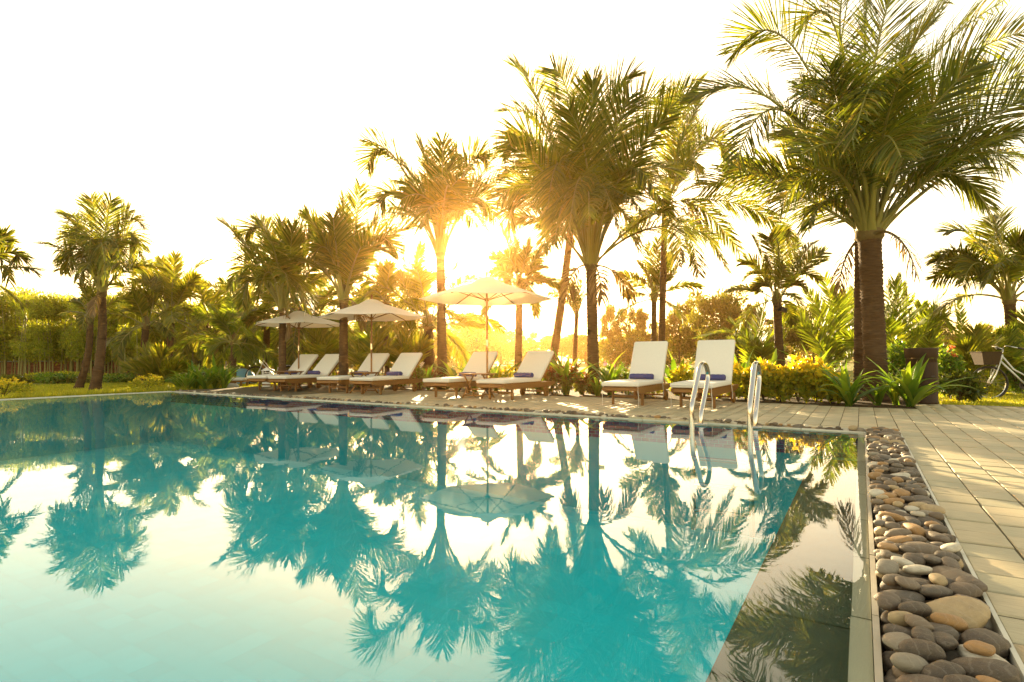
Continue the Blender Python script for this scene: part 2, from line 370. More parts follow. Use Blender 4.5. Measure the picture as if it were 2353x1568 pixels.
# water
water = struct(mk('pool_water', [W(POOLN, -.003, 0)-W(-4, 7, 0), W(.02, -.003, 0)-W(-4, 7, 0), W(ea(BL)+.01, BL, 0)-W(-4, 7, 0), W(POOLN, BL, 0)-W(-4, 7, 0)], [(0, 1, 2, 3)], M['water'], loc=W(-4, 7, 0)))
# coping
cope = struct(mk('pool_coping', [W(POOLN, -.024, -.02), W(.0, -.024, -.02), W(.0, -.004, -.02), W(POOLN, -.004, -.02)], [(0, 1, 2, 3)], M['mortar']))
def prism(name, pts, z0, z1, m, parent, bev=0):
    """polygon pts (W coords a,b) extruded between z0 and z1"""
    n = len(pts); v = [W(a, b, z0) for a, b in pts]+[W(a, b, z1) for a, b in pts]
    f = [tuple(range(n-1, -1, -1)), tuple(range(n, 2*n))]+[(i, (i+1) % n, n+(i+1) % n, n+i) for i in range(n)]
    return mk(name, v, f, m, parent)
for i in range(15):                       # right side: submerged stones and the trim that stands a finger above the water
    a1 = -.6*i-.002; a0 = a1-.592; j = random.uniform(-.002, .002)
    prism('coping_stone', [(a0, -.003), (a0, .05+j), (a1, .05+j), (a1, -.003)], -.05, -.004, M['wetstone'], cope)
    prism('edge_trim', [(a0, -.022), (a0, -.005), (a1, -.005), (a1, -.022)], -.06, .012+random.uniform(-.001, .001), M['lip'], cope)
L = .6
for i in range(25):                       # far side
    b0 = -.022+i*L+.003; b1 = -.022+(i+1)*L-.003
    prism('coping_stone', [(ea(b0)-.012, b0), (ea(b0)+.045, b0), (ea(b1)+.045, b1), (ea(b1)-.012, b1)], -.03, .012+random.uniform(-.001, .001), M['coping'], cope)
for i in range(14):                       # left side
    a1 = ea(BL)+.04-i*.65; a0 = a1-.644
    prism('coping_stone', [(a0, BL), (a0, BL+.16), (a1, BL+.16), (a1, BL)], -.03, .014+random.uniform(-.001, .001), M['coping'], cope)
# deck: mortar bed, then pavers
DT = .03
def inquad(a, b):
    """is the paver centre (a,b) on the deck?"""
    if b < -.31:
        if b > -.70: return a < 3.22
        return a < 4.40
    return ea(b)+.10 < a < (3.22 if b < .55 else 3.36+.02*b) and b < BL+.05
mb = MB()
def pz(mb, pts, z): mb.add([W(a, b, z) for a, b in pts], [tuple(range(len(pts)))])
pz(mb, [(ea(-.31)+.10, -.31), (3.22, -.31), (3.5, BL+.05), (ea(BL)+.10, BL+.05)][::-1], .0255)
pz(mb, [(POOLN, -.31), (POOLN, -9), (4.4, -9), (4.4, -.70), (3.22, -.70), (3.22, -.31)][::-1], .0256)
deck = struct(mb.build('pool_deck', M['mortar']))
P1 = .19; Q1 = .18
cells = []
for i in range(-46, 24):
    for j in range(-60, 95):
        a = .1+P1*i+P1/2; b = -.31-Q1*j-Q1/2
        if inquad(a-.06, b) and inquad(a+.08, b): cells.append((a, b))
        elif b > -.31 and inquad(a+.09, b) and a+.02 > ea(b)+.10: cells.append((a, b))
def cellkey(c):
    p = W(*c); d = p[1]
    if d < .6: return 1e9
    x = CX+F*p[0]/d; y = 824+F*.75/d
    vis = -50 < x < 2400 and y < 1620
    return d if vis else 1e6+d
cells.sort(key=cellkey)
def tilemesh(k):
    a, b, z = P1/2-.0062, Q1/2-.0038, .0
    e = .003; r = random.Random(k)
    v = []
    for zz, ins in ((-.028, 0), (-.004, 0), (0, e)):
        for sx, sy in ((-1, -1), (1, -1), (1, 1), (-1, 1)):
            v.append((sx*(a-ins)+r.uniform(-.0012, .0012), sy*(b-ins)+r.uniform(-.0012, .0012), zz+r.uniform(-.0006, .0006)))
    f = [(8, 9, 10, 11)]+[(4*l+i, 4*l+(i+1) % 4, 4*l+4+(i+1) % 4, 4*l+4+i) for l in (0, 1) for i in range(4)]
    me = bpy.data.meshes.new('paver'); me.from_pydata(v, [], f); me.materials.append(M['paver']); me.update(); return me
TM = [tilemesh(k) for k in range(6)]
for (a, b) in cells[:300]:
    link('paver', random.choice(TM), deck, W(a, b, DT+random.uniform(-.0022, .0022)), (random.uniform(-.009, .009), random.uniform(-.009, .009), ROT+random.uniform(-.006, .006)))
V = []; Q = []
for (a, b) in cells[300:]:
    z = DT+random.uniform(-.0015, .0015); n = len(V); da, db = P1/2-.0062, Q1/2-.0038
    V += [W(a-da, b-db, z), W(a+da, b-db, z), W(a+da, b+db, z), W(a-da, b+db, z)]
    V += [W(a-da, b-db, z-.012), W(a+da, b-db, z-.012), W(a+da, b+db, z-.012), W(a-da, b+db, z-.012)]
    Q += [(n, n+1, n+2, n+3)]+[(n+i, n+4+i, n+4+(i+1) % 4, n+(i+1) % 4) for i in range(4)]
mk_np('paver_field', np.array(V), np.array(Q), M['paver'], deck)['kind'] = 'stuff'
# thin cream edging round the pebble bed
for i in range(14):
    a1 = .098-.65*i; a0 = a1-.645
    prism('edging_strip', [(a0, -.312), (a0, -.300), (a1, -.300), (a1, -.312)], -.08, .033, M['coping'], deck)
for i in range(23):
    b0 = -.312+.65*i; b1 = b0+.645
    prism('edging_strip', [(ea(b0)+.092, b0), (ea(b0)+.101, b0), (ea(b1)+.101, b1), (ea(b1)+.092, b1)], -.08, .032, M['coping'], deck)
# planting bed soil
mb = MB(); pz(mb, [(3.30, -.70), (3.30, BL), (9, BL+3), (9, -.70)][::-1], .012); struct(mb.build('planting_bed', M['soil']))

# ------------------------------------------------------------------ pebble bed
bed = struct(mk('pebble_bed', [W(POOLN, -.30, -.07), W(.09, -.30, -.07), W(.09, -.02, -.07), W(POOLN, -.02, -.07),
                               W(ea(-.3)+.05, -.3, -.07), W(ea(-.3)+.10, -.3, -.07), W(ea(BL)+.09, BL, -.07), W(ea(BL)+.04, BL, -.07)], [(0, 1, 2, 3), (4, 5, 6, 7)], M['soil']))
def pebmesh(k, sub=3):
    import bmesh
    bm = bmesh.new(); bmesh.ops.create_icosphere(bm, subdivisions=sub, radius=1)
    r = np.random.default_rng(k); D = r.normal(size=(5, 3)); D /= np.linalg.norm(D, axis=1)[:, None]; A = r.uniform(-.34, .22, 5)
    for v in bm.verts:
        p = np.array(v.co); d = D@p; s = 1+float((A*np.maximum(d, 0)**2).sum()); q = p*s
        e = 2.35; nn = (abs(q[0])**e+abs(q[1])**e+abs(q[2])**e)**(1/e)/max(np.linalg.norm(q), 1e-6); nz = mnoise.noise(Vector(q)*1.6+Vector((k*7., 0, 0)))*.10+mnoise.noise(Vector(q)*4.+Vector((0, k*5., 0)))*.022; v.co = Vector(q/max(nn, .5)*(.95+nz))
    me = bpy.data.meshes.new('pebble'); bm.to_mesh(me); bm.free(); me.materials.append(M['pebble'])
    me.polygons.foreach_set('use_smooth', np.ones(len(me.polygons), dtype=bool)); me.update(); return me
PM = [pebmesh(k) for k in range(12)]
HC = .008
def settle(a0, a1, b0, b1, seq, maxh, base=-.07, edge=None):
    """drop pebbles one after another on a height map; returns placements"""
    na, nb = int((a1-a0)/HC)+1, int((b1-b0)/HC)+1; hm = np.full((na, nb), base)
    ga = a0+np.arange(na)*HC; gb = b0+np.arange(nb)*HC; res = []
    for (la, lb, lc) in seq:
        best = None
        for tr_ in range(7):
            yaw = random.uniform(0, math.pi); pa = random.uniform(a0+la*.5, a1-la*.5)
            mg = min(max(lb, la*abs(math.sin(yaw))*.95)*.72, (b1-b0)/2-.002); pb = random.uniform(b0+mg, b1-mg)
            A, B = np.meshgrid(ga-pa, gb-pb, indexing='ij'); 
            i0, i1 = max(0, int((pa-la-a0)/HC)), min(na, int((pa+la-a0)/HC)+2); j0, j1 = max(0, int((pb-la-b0)/HC)), min(nb, int((pb+la-b0)/HC)+2)
            A = A[i0:i1, j0:j1]; B = B[i0:i1, j0:j1]
            x = (A*math.cos(yaw)+B*math.sin(yaw))/la; y = (-A*math.sin(yaw)+B*math.cos(yaw))/lb; q = x*x+y*y; ins = q < .9
            if not ins.any(): continue
            low = lc*np.sqrt(np.maximum(0, 1-q)); h = hm[i0:i1, j0:j1]
            zc = np.percentile((h+low)[ins], 82)
            if best is None or zc < best[0]: best = (zc, pa, pb, yaw, i0, i1, j0, j1, low, ins, A, B)
        if best is None: continue
        zc, pa, pb, yaw, i0, i1, j0, j1, low, ins, A, B = best
        if zc+lc > maxh: continue
        h = hm[i0:i1, j0:j1]; top = np.where(ins, zc+low, -9); hm[i0:i1, j0:j1] = np.maximum(h, top)
        # tilt from the local slope
        res.append((pa, pb, zc, yaw, la, lb, lc))
    return res
seq = []
for k in range(1900):
    la = random.uniform(.030, .055) if k < 200 else random.choice([random.uniform(.036, .06), random.uniform(.05, .092)])
    seq.append((la, la*random.uniform(.55, .85), la*random.uniform(.34, .52)))
pebs = settle(-6.0, .085, -.297, -.025, seq, .078, -.030)
for b_, s_ in ((-.268, 1), (-.052, 1)):
    a = -5.9
    while a < .05:
        la = random.uniform(.036, .060); pebs.append((a+la, b_+random.uniform(-.004, .006), random.uniform(-.022, .004) if b_ < -.1 else random.uniform(-.035, -.012), random.uniform(-.25, .25), la, random.uniform(.026, .033), random.uniform(.02, .03))); a += la*1.75
nchan = []
b = -.27+.3
while b < BL-.1:
    la = random.uniform(.024, .040) if random.random() < .8 else random.uniform(.042, .056)
    nchan.append((ea(b)+.068+random.uniform(-.008, .008), b, -.004+la*.25+random.uniform(0, .008), random.uniform(-.5, .5)+math.pi/2, la*1.35, min(la*.9, .030), la*.7))
    b += la*1.5
    if random.random() < .5: nchan.append((ea(b)+.07, b-.02, .026+la*.3, random.uniform(0, 3), la*1.1, la*.8, la*.55))
allp = [(p, 0) for p in pebs]+[(p, 1) for p in nchan]
def pk(q):
    (a, b, z, *_), c = q; P = W(a, b, z); return -q[0][4]/max(P[1], .9)
allp.sort(key=pk)
for (a, b, z, yaw, la, lb, lc), c in allp[:300]:
    link('pebble', random.choice(PM), bed, W(a, b, z), (random.uniform(-.22, .22), random.uniform(-.22, .22), ROT+yaw), (la, lb, lc))
PL = pebmesh(40, 2); lv = np.array([v.co[:] for v in PL.vertices]); lf = np.array([p.vertices[:] for p in PL.polygons])
V = []; Q = []; n = 0
for (a, b, z, yaw, la, lb, lc), c in allp[300:]:
    R = rotz(ROT+yaw)@rotx(random.uniform(-.2, .2)); V.append((R@(lv*[la, lb, lc]).T).T+W(a, b, z)); Q.append(lf+n); n += len(lv)
V = np.concatenate(V); Q = np.concatenate(Q)
me = bpy.data.meshes.new('small_pebbles'); me.from_pydata(V.tolist(), [], Q.tolist()); me.materials.append(M['pebble'])
me.polygons.foreach_set('use_smooth', np.ones(len(me.polygons), dtype=bool)); o = link('small_pebbles', me, bed); o['kind'] = 'stuff'

# ------------------------------------------------------------------ palms
def nrm(v): return v/np.maximum(np.linalg.norm(v, axis=-1, keepdims=True), 1e-9)
def frond_geo(P, nl, Lm, wd, rg, droop=.5, r0=.03, roll=0., s0=.2, outw=None, alpha=(56, 30), lift=12, prof=1.):
    """P (k,3) rachis curve.  Returns V, Q, midx: leaflets (0) and stalk (1)"""
    K = len(P); T = nrm(np.gradient(P, axis=0)); S = np.linspace(0, 1, K)
    up = np.array([0, 0, 1.])
    if outw is None: outw = nrm((P[-1]-P[0])*np.array([1, 1, 0.])+np.array([1e-4, 0, 0]))
    Nn = up-outw*.35; Nn = Nn[None]-T*(T@Nn)[:, None]; Nn = nrm(Nn); B = np.cross(T, Nn)
    # stalk, 5 sided
    rad = r0*(.18+.82*(1-S)**1.2); rad[S < .12] *= 1+2.0*(1-S[S < .12]/.12)**1.5
    ang = np.arange(5)*2*np.pi/5
    flat = np.where(S < .15, .55, 1.)
    V0 = (P[:, None]+rad[:, None, None]*(np.cos(ang)[None, :, None]*B[:, None]+flat[:, None, None]*np.sin(ang)[None, :, None]*Nn[:, None])).reshape(-1, 3)
    i = np.arange(K-1)[:, None]*5; k = np.arange(5)[None]; k2 = (k+1) % 5
    Q0 = np.stack([i+k, i+k2, i+5+k2, i+5+k], -1).reshape(-1, 4)
    # leaflets
    ss = s0+(1-s0)*(np.arange(nl)+.5)/nl; ss = np.repeat(ss, 2)+rg.uniform(-.3, .3, nl*2)/nl; ss = np.clip(ss, s0, .999)
    side = np.tile([1., -1.], nl)
    fi = ss*(K-1); i0 = np.floor(fi).astype(int); i0 = np.minimum(i0, K-2); fr_ = (fi-i0)[:, None]
    p = P[i0]*(1-fr_)+P[i0+1]*fr_; tt = nrm(T[i0]*(1-fr_)+T[i0+1]*fr_); nn = nrm(Nn[i0]*(1-fr_)+Nn[i0+1]*fr_); bb = np.cross(tt, nn)
    ro = (roll*(.3+.9*ss)+rg.normal(0, .04, nl*2))[:, None]; n2 = nn*np.cos(ro)+bb*np.sin(ro); b2 = bb*np.cos(ro)-nn*np.sin(ro)
    u = (ss-s0)/(1-s0); al = np.radians(alpha[0]+(alpha[1]-alpha[0])*u**1.3+rg.normal(0, 5, nl*2))[:, None]
    be = np.radians(lift+rg.normal(0, 9, nl*2))[:, None]
    d = tt*np.cos(al)+side[:, None]*b2*np.sin(al)*np.cos(be)+n2*np.sin(al)*np.sin(be)
    pl = (.60+.50*np.sin(np.pi*np.clip(u*.95+.05, 0, 1))**.7)*(1-.30*u**3)*np.clip(.35+u*5, 0, 1); L = Lm*pl*rg.uniform(.82, 1.1, nl*2)*prof
    gone = rg.random(nl*2) < .035; L = np.where(gone, L*.25, L)
    st = [p]; seg = 3; dd = d.copy(); upf = float((P[-1]-P[0])[2]/max(np.linalg.norm(P[-1]-P[0]), .01)); g = (droop*(.28+.9*min(1., max(0., .85-upf)))*rg.uniform(.5, 1.4, nl*2))[:, None]
    for q in range(seg):
        dd = nrm(dd+np.array([0, 0, -1.])*g*(.35+.75*q)/seg*(L/Lm)[:, None]); st.append(st[-1]+dd*(L/seg)[:, None])
    ww = np.array([.6, 1., .85, .16])
    Vl = []
    wdir = nrm(np.cross(d, n2)+n2*rg.normal(.25, .35, nl*2)[:, None])
    for q in range(4):
        h = wdir*(wd*ww[q]/2); Vl += [st[q]-h, st[q]+h]
    Vl = np.stack(Vl, 1).reshape(-1, 3); o0 = len(V0); j = (np.arange(nl*2)*8)[:, None, None]+o0
    q_ = np.arange(3)[None, :, None]*2; Ql = (j+q_+np.array([0, 1, 3, 2])[None, None, :]).reshape(-1, 4)
    return np.vstack([V0, Vl]), np.vstack([Q0, Ql]), np.concatenate([np.ones(len(Q0)), np.zeros(len(Ql))]).astype(int)
def bez_via(O, Vp, T, t=.58, k=16, st=.0):
    C = (Vp-(1-t)**2*O-t*t*T)/(2*t*(1-t)); s = np.linspace(0, 1, k)[:, None]
    return (1-s)**2*O+2*s*(1-s)*C+s*s*T
def arc(O, azm, el, L, D, k=14, pw=1.4):
    s = np.linspace(0, 1, k); e = el-D*s**pw; ds = L/(k-1)
    dirs = np.stack([np.cos(e)*math.cos(azm), np.cos(e)*math.sin(azm), np.sin(e)], 1); return O+np.vstack([[0, 0, 0], np.cumsum(dirs[:-1]*ds, axis=0)])
def trunk_geo(B, T, r0, r1, rg, bend=.0, flare=1.25, step=.07, ns=14):
    L = np.linalg.norm(T-B); n = max(8, int(L/step)*2); V = []; side = np.cross(nrm(T-B), [0, 1, 0]); 
    for i in range(n+1):
        s = i/n; c = B+(T-B)*s+side*bend*math.sin(math.pi*s); c[2] = B[2]+(T[2]-B[2])*s
        r = r0+(r1-r0)*s**.8; r *= 1+(flare-1)*math.exp(-s*L/.28); r *= 1.055 if i % 2 else .955; r *= 1+rg.normal(0, .018)
        tilt = rg.normal(0, .012, 2)
        for k in range(ns):
            q = 2*math.pi*k/ns; rr = r*(1+rg.normal(0, .012)); V.append(c+np.array([rr*math.cos(q), rr*math.sin(q), (tilt[0]*math.cos(q)+tilt[1]*math.sin(q))]))
    Q = [(i*ns+k, i*ns+(k+1) % ns, (i+1)*ns+(k+1) % ns, (i+1)*ns+k) for i in range(n) for k in range(ns)]
    return np.array(V), np.array(Q)
def palm(label, bx, by, ox, oy, Y, w0=.26, w1=.2, manual=(), auto=0, L=2.6, leafL=.62, nl=60, lw=.036, droop=.55, mt='frond', seed=0, bend=0., elr=(80, -25), dep=None, coco=0, curve=1.15, pet=.028, name='coconut_palm', yoff=0, trunk=True, s0=.2, dead=0, group='coconut palms round the pool'):
    rg = np.random.default_rng(seed+100); rd = random.Random(seed)
    Bp = np.array([PY(bx, 800, Y)[0], Y, GZ-.03]); O = PY(ox, oy, Y+yoff)
    t = thing(name, label, 'palm tree', Bp, 0, group)
    if trunk:
        V, Q = trunk_geo(Bp, O, w0/2, w1/2, rg, bend); mk_np('trunk', V-Bp, Q, M['bark'], t)
        mb = MB(); ax = nrm(O-Bp); z0 = O-ax*.10
        pr = [z0+ax*q for q in (0, .08, .2, .34, .5)]; mb.tube([p-Bp for p in pr], [w1*.5, w1*.64, w1*.62, w1*.45, w1*.22], 12)
        mb.build('leaf_sheath', M['fibre'], t, True)
    curves = []
    for k, fr_ in enumerate(manual):
        (vx, vy), (tx, ty) = fr_[:2]; sg = fr_[2] if len(fr_) > 2 else (1 if k % 2 else -1)
        p = PY(tx, ty, Y)-O; pv = PY(vx, vy, Y)-O; pl = max(np.hypot(p[0], p[2]), np.hypot(pv[0], pv[2])*1.25)
        dl = sg*math.sqrt(max(.02*L*L, (L*.97)**2-pl*pl))*.85
        dl = max(min(dl, L*.8), -L*.8)
        if abs(sg) < 1: dl = sg*L
        curves.append((bez_via(O+np.array([0, 0, 0]), PY(vx, vy, Y+yoff+dl*.6), PY(tx, ty, Y+yoff+dl)), None))
    for k in range(auto):
        f = (k+.5)/auto; azm = k*2.39996+seed; el = math.radians(elr[0]+(elr[1]-elr[0])*f+rg.normal(0, 5)); LL = L*rg.uniform(.82, 1.08)*(.8+.2*min(1, f*3))
        curves.append((arc(O+np.array([0, 0, .05]), azm, el, LL, curve*(.55+.6*f)*rg.uniform(.8, 1.25)), None))
    for k, (P, _) in enumerate(curves):
        ln = np.linalg.norm(np.diff(P, axis=0), axis=1).sum()
        d0 = nrm((P[-1]-P[0])*np.array([1, 1, 0])); off = d0*w1*.30; P = P+off*np.linspace(1, 0, len(P))[:, None]**2
        V, Q, mi = frond_geo(P, nl, leafL*min(1.1, .55+.45*ln/L), lw, rg, droop*rg.uniform(.75, 1.35), pet, rg.normal(0, .75), s0+rg.uniform(.0, .09))
        mk_np('frond', V-Bp, Q, [M[mt], M['rachis']], t, mi)
    for k in range(dead):
        azm = rd.uniform(0, 6.28) if k else -1.2+rd.uniform(-.5, .5); P = arc(O+np.array([math.cos(azm), math.sin(azm), 0])*w1*.5, azm, math.radians(rd.uniform(-5, 10)), L*rd.uniform(.28, .45), 1.5, pw=.6)
        V, Q, mi = frond_geo(P, 34, leafL*.6, lw, rg, 1.4, pet*.7, rg.normal(0, .6), .3); o = mk_np('dead_frond', V-Bp, Q, [M['frond_dead'], M['fibre']], t, mi); o['label'] = 'dry brown hanging frond'
    for k in range(coco):
        q = k*2.4; mb = MB(); c = O-Bp+np.array([.24*math.cos(q), .24*math.sin(q), -.15-.12*(k % 3)])
        mb.lathe([(.01, -.115), (.06, -.1), (.095, -.04), (.10, .03), (.07, .085), (.01, .11)], 10, 0, c); mb.build('coconut', M['coconut'], t, True)
    return t
cA = lambda x, y: (x*.348, 402+y*.348)                    # readings taken from enlarged views of the photograph
cB = lambda x, y: (459.6+x*.348, 402+y*.348)
cC = lambda x, y: (804.3+x*.3418, 114.9+y*.3418)
cD = lambda x, y: (1149+x*.3298, 114.9+y*.3298)
cE = lambda x, y: (1551+x*.403, y*.403)
cF = lambda x, y: (1781+x*.3115, 517+y*.3115)
cG = lambda x, y: (919+x*.3114, 517+y*.3114)
cH = lambda x, y: (1551+x*.2198, 603+y*.2198)
def ml(f, *a): return [(f(*q[0]), f(*q[1]))+tuple(q[2:]) for q in a]

palm('coconut palm with a thick brown trunk rising from strap plants beside the deck', 2012, 925, 1998, 543, 9.9, .36, .36,
     ml(cE, ((790, 1150), (310, 935), .1), ((520, 545), (120, 555), .15), ((640, 225), (330, 300), .2), ((900, 120), (690, 200), .25),
        ((940, 200), (1000, -150), .3), ((1130, 400), (1270, -120), -.35), ((1300, 380), (1620, -60), .1), ((1480, 470), (2000, 180), -.1),
        ((1400, 400), (1990, -60), .3), ((1600, 650), (2160, 350), -.2), ((1700, 740), (2100, 520), -.3), ((1530, 985), (1790, 1190), -.2),
        ((1150, 480), (1010, 800), -.65), ((600, 625), (350, 930), -.3), ((800, 800), (610, 740), .45), ((960, 700), (880, 380), -.5),
        ((1230, 650), (1310, 230), .45), ((1380, 740), (1700, 380), -.5), ((1600, 820), (1920, 960), -.1), ((1330, 900), (1520, 680), .6),
        ((860, 960), (600, 1160), -.4), ((1000, 850), (720, 880), -.6), ((1720, 900), (1990, 900), .2), ((1180, 800), (1290, 900), -.75),
        ((950, 520), (760, 540), -.5), ((1080, 350), (1100, -60), .1), ((1450, 620), (1720, 560), .5), ((1250, 480), (1480, 120), -.2)),
     8, 3.4, .82, 92, .024, 0.75, 'frond', 1, dead=2, pet=.045, elr=(85, 40))
palm('grey-brown palm trunk rising close behind the left side of the thickest trunk', 1976, 880, 1979, 520, 10.8, .26, .23,
     [((1900, 400), (1800, 330), .2), ((2060, 380), (2150, 330), .3)], 7, 2.7, .6, 64, .034, .6, 'frond', 2, elr=(80, 30))
palm('widest-crowned coconut palm, standing left of the pair of upright loungers', 1364, 905, 1358, 612, 12.5, .26, .235,
     ml(cD, ((290, 400), (110, 125), .1), ((500, 400), (375, 135), .2), ((420, 640), (350, 270), .35), ((560, 720), (575, 215), .45), ((640, 620), (645, 225), -.4),
        ((740, 460), (920, 180), -.15), ((900, 440), (1190, 370), .25), ((1040, 580), (1370, 270), -.1), ((300, 560), (20, 430), .15), ((260, 650), (40, 690), -.1),
        ((250, 850), (5, 880), .2), ((280, 960), (0, 1020), -.1), ((150, 1060), (60, 1280), .1), ((430, 780), (330, 1130), -.5), ((400, 860), (240, 1060), .4),
        ((950, 860), (1240, 860), .2), ((930, 1230), (1150, 1120), -.1), ((800, 1020), (990, 1120), -.6), ((880, 840), (1090, 1000), -.45),
        ((560, 900), (480, 1260), -.75), ((500, 960), (380, 1330), -.6), ((300, 1190), (100, 1180), .15), ((960, 960), (1190, 1160), .1),
        ((680, 760), (720, 560), .6), ((700, 950), (820, 1260), -.7), ((760, 700), (900, 330), -.4), ((600, 760), (480, 420), -.5), ((820, 720), (1050, 560), .4),
        ((620, 1000), (620, 1150), -.8), ((460, 1100), (300, 1380), -.2), ((830, 1120), (960, 1380), .2)),
     5, 3.6, .82, 92, .026, 0.75, 'frond', 3, dead=3, pet=.038, elr=(85, 45))
palm('palm directly in front of the low sun, its lower fronds washed by orange light', 1017, 885, 1012, 583, 14.5, .26, .22,
     ml(cC, ((260, 680), (110, 800), .1), ((330, 760), (95, 600), .1), ((530, 780), (480, 645), .3), ((620, 900), (620, 620), -.3), ((690, 850), (720, 700), .4),
        ((790, 780), (900, 730), .2), ((860, 870), (1075, 590), .1), ((300, 960), (170, 1100), -.2), ((830, 1000), (975, 1120), -.2), ((780, 960), (940, 960), .4),
        ((400, 1100), (215, 1180), .3), ((520, 1000), (350, 1000), -.5), ((500, 980), (340, 880), .5), ((700, 1080), (860, 1180), -.5), ((560, 1050), (470, 1200), -.6), ((740, 1040), (930, 1220), .3),
        ((590, 960), (540, 760), .6), ((650, 1010), (720, 880), -.6)), 4, 3.1, .75, 78, .031, 0.62, 'frond', 4, elr=(85, 40), pet=.04)
palm('tall slim coconut palm carrying green nuts, right of the widest crown', 1517, 800, 1528, 470, 20., .26, .21,
     ml(cD, ((1470, 620), (1610, 800), .1), ((1380, 700), (1560, 545), .3), ((1240, 700), (1190, 290), -.2), ((1400, 1230), (1585, 1535), .1), ((1430, 1130), (1665, 1405), -.1),
        ((1310, 1280), (1385, 1560), -.4), ((1330, 760), (1360, 900), -.6), ((1060, 1120), (880, 1260), -.1), ((1300, 800), (1390, 480), .4), ((1400, 940), (1600, 960), .1),
        ((1300, 700), (1340, 590), .5), ((1250, 1250), (1250, 1500), -.7), ((1080, 850), (980, 900), .4), ((1190, 650), (1280, 250), .5), ((1290, 560), (1400, 330), .1)),
     4, 4.6, .94, 80, .040, 0.62, 'frond', 5, dead=2, coco=9, elr=(80, -10))
palm('leaning palm trunk with a small lamp fixed to it, crown hidden behind the widest crown', 1262, 830, 1322, 420, 22., .36, .26, [((1240, 350), (1168, 300), .1), ((1230, 420), (1160, 470), .1), ((1230, 380), (1150, 390), .3)], 8, 3.3, .7, 84, .04, .6, 'frond', 6, bend=-.08)
palm('small palm with one odd upright frond, just right of the largest parasol', 1190, 875, 1194, 655, 20., .27, .25,
     ml(cG, ((800, 150), (745, 10), .1), ((820, 330), (730, 380), .3), ((820, 260), (745, 240), -.3), ((860, 250), (860, 120), .4), ((920, 250), (960, 115), -.3),
        ((970, 300), (1040, 210), .3), ((980, 330), (1070, 310), -.4), ((970, 390), (1050, 410), .3), ((830, 400), (790, 450), -.5), ((930, 400), (930, 450), -.7)), 10, 1.8, .52, 76, .034, .5, 'frond', 7, dead=1, pet=.02)
palm('thin palm sapling with a tight upright tuft, far behind the red-leaved shrubs', 1318, 850, 1325, 728, 24., .24, .16,
     ml(cG, ((1285, 560), (1280, 425), .1), ((1315, 550), (1335, 410), -.1), ((1340, 550), (1370, 440), .2), ((1265, 600), (1205, 470), .1)), 4, 1.7, .4, 36, .04, .3, 'frond', 8, elr=(86, 60), pet=.02)
palm('small bushy palm behind the left one of the two upright loungers', 1501, 800, 1503, 690, 22., .24, .2,
     ml(cG, ((1830, 380), (1760, 275), .1), ((1840, 450), (1710, 370), -.2), ((1850, 300), (1830, 145), .3), ((1900, 300), (1905, 110), -.3), ((1940, 400), (1990, 250), .2), ((1950, 420), (2020, 350), -.2)),
     10, 2.0, .5, 44, .045, .5, 'frond', 9)
palm('dark-trunked palm behind the chrome handrails, left of the two thick trunks', 1793, 850, 1785, 692, 18., .28, .25,
     [((1748, 585), (1728, 544), .2), ((1775, 560), (1765, 548), -.3), ((1797, 580), (1802, 528), .3), ((1840, 590), (1866, 562), .1), ((1850, 610), (1893, 580), -.1), ((1740, 610), (1702, 604), .1),
      ((1750, 625), (1712, 640), -.2), ((1840, 630), (1880, 645), .2), ((1825, 650), (1850, 668), -.3), ((1760, 650), (1735, 665), .3), ((1790, 610), (1790, 560), -.6), ((1820, 600), (1830, 548), .5), ((1795, 640), (1800, 610), -.8)],
     6, 1.95, .50, 80, .030, .5, 'frond', 10, pet=.024)
palm('coconut palm with long bare leaf stalks at the right edge, behind the white bicycle', 2336, 850, 2319, 692, 13., .27, .22,
     ml(cF, ((1400, 330), (1170, 400), .1), ((1370, 200), (1200, 260), -.1), ((1480, 100), (1270, 50), .1), ((1620, 100), (1650, -60), .2), ((1750, 200), (1830, 100), -.3), ((1500, 280), (1380, 440), -.4),
        ((1850, 300), (2050, 250), .2), ((1900, 400), (2100, 480), -.1), ((1560, 200), (1480, 160), .5), ((1700, 250), (1640, 80), -.5), ((1850, 250), (1990, 60), .2), ((1650, 300), (1560, 420), -.7)), 5, 2.1, 0.6, 76, .030, 0.81, 'frond', 11, dead=1, pet=.034, elr=(82, 10))
palm('tallest palm on the left lawn, its dense shaggy crown hanging over two curved trunks', 219, 893, 234, 676, 15.6, .26, .19,
     ml(cA, ((640, 350), (600, 155), .1), ((700, 350), (735, 170), -.2), ((830, 330), (940, 340), .1), ((560, 340), (420, 430), .1), ((500, 400), (405, 600), .2), ((500, 480), (440, 640), -.2),
        ((570, 500), (520, 680), -.4), ((830, 430), (900, 600), .2), ((850, 380), (930, 540), -.1), ((670, 450), (700, 680), -.75), ((760, 450), (800, 650), -.4), ((600, 420), (600, 640), -.6), ((540, 350), (460, 270), .3), ((770, 380), (850, 240), .3),
        ((720, 460), (750, 690), .6)), 6, 2.25, .6, 74, .028, 1.1, 'frond', 12, dead=1, bend=-.1, elr=(85, 50), curve=1.7)
palm('half-bare palm leaning right, close behind the shaggy palm on the left lawn', 181, 888, 207, 735, 16.8, .21, .17,
     ml(cA, ((570, 800), (525, 690), .1), ((600, 740), (600, 600), .2), ((540, 850), (480, 830), .1), ((640, 800), (720, 750), -.1), ((620, 700), (640, 600), -.3), ((560, 760), (520, 720), -.3)), 3, 1.5, .35, 30, .03, .8, 'frond', 13, bend=-.12, elr=(60, 0))
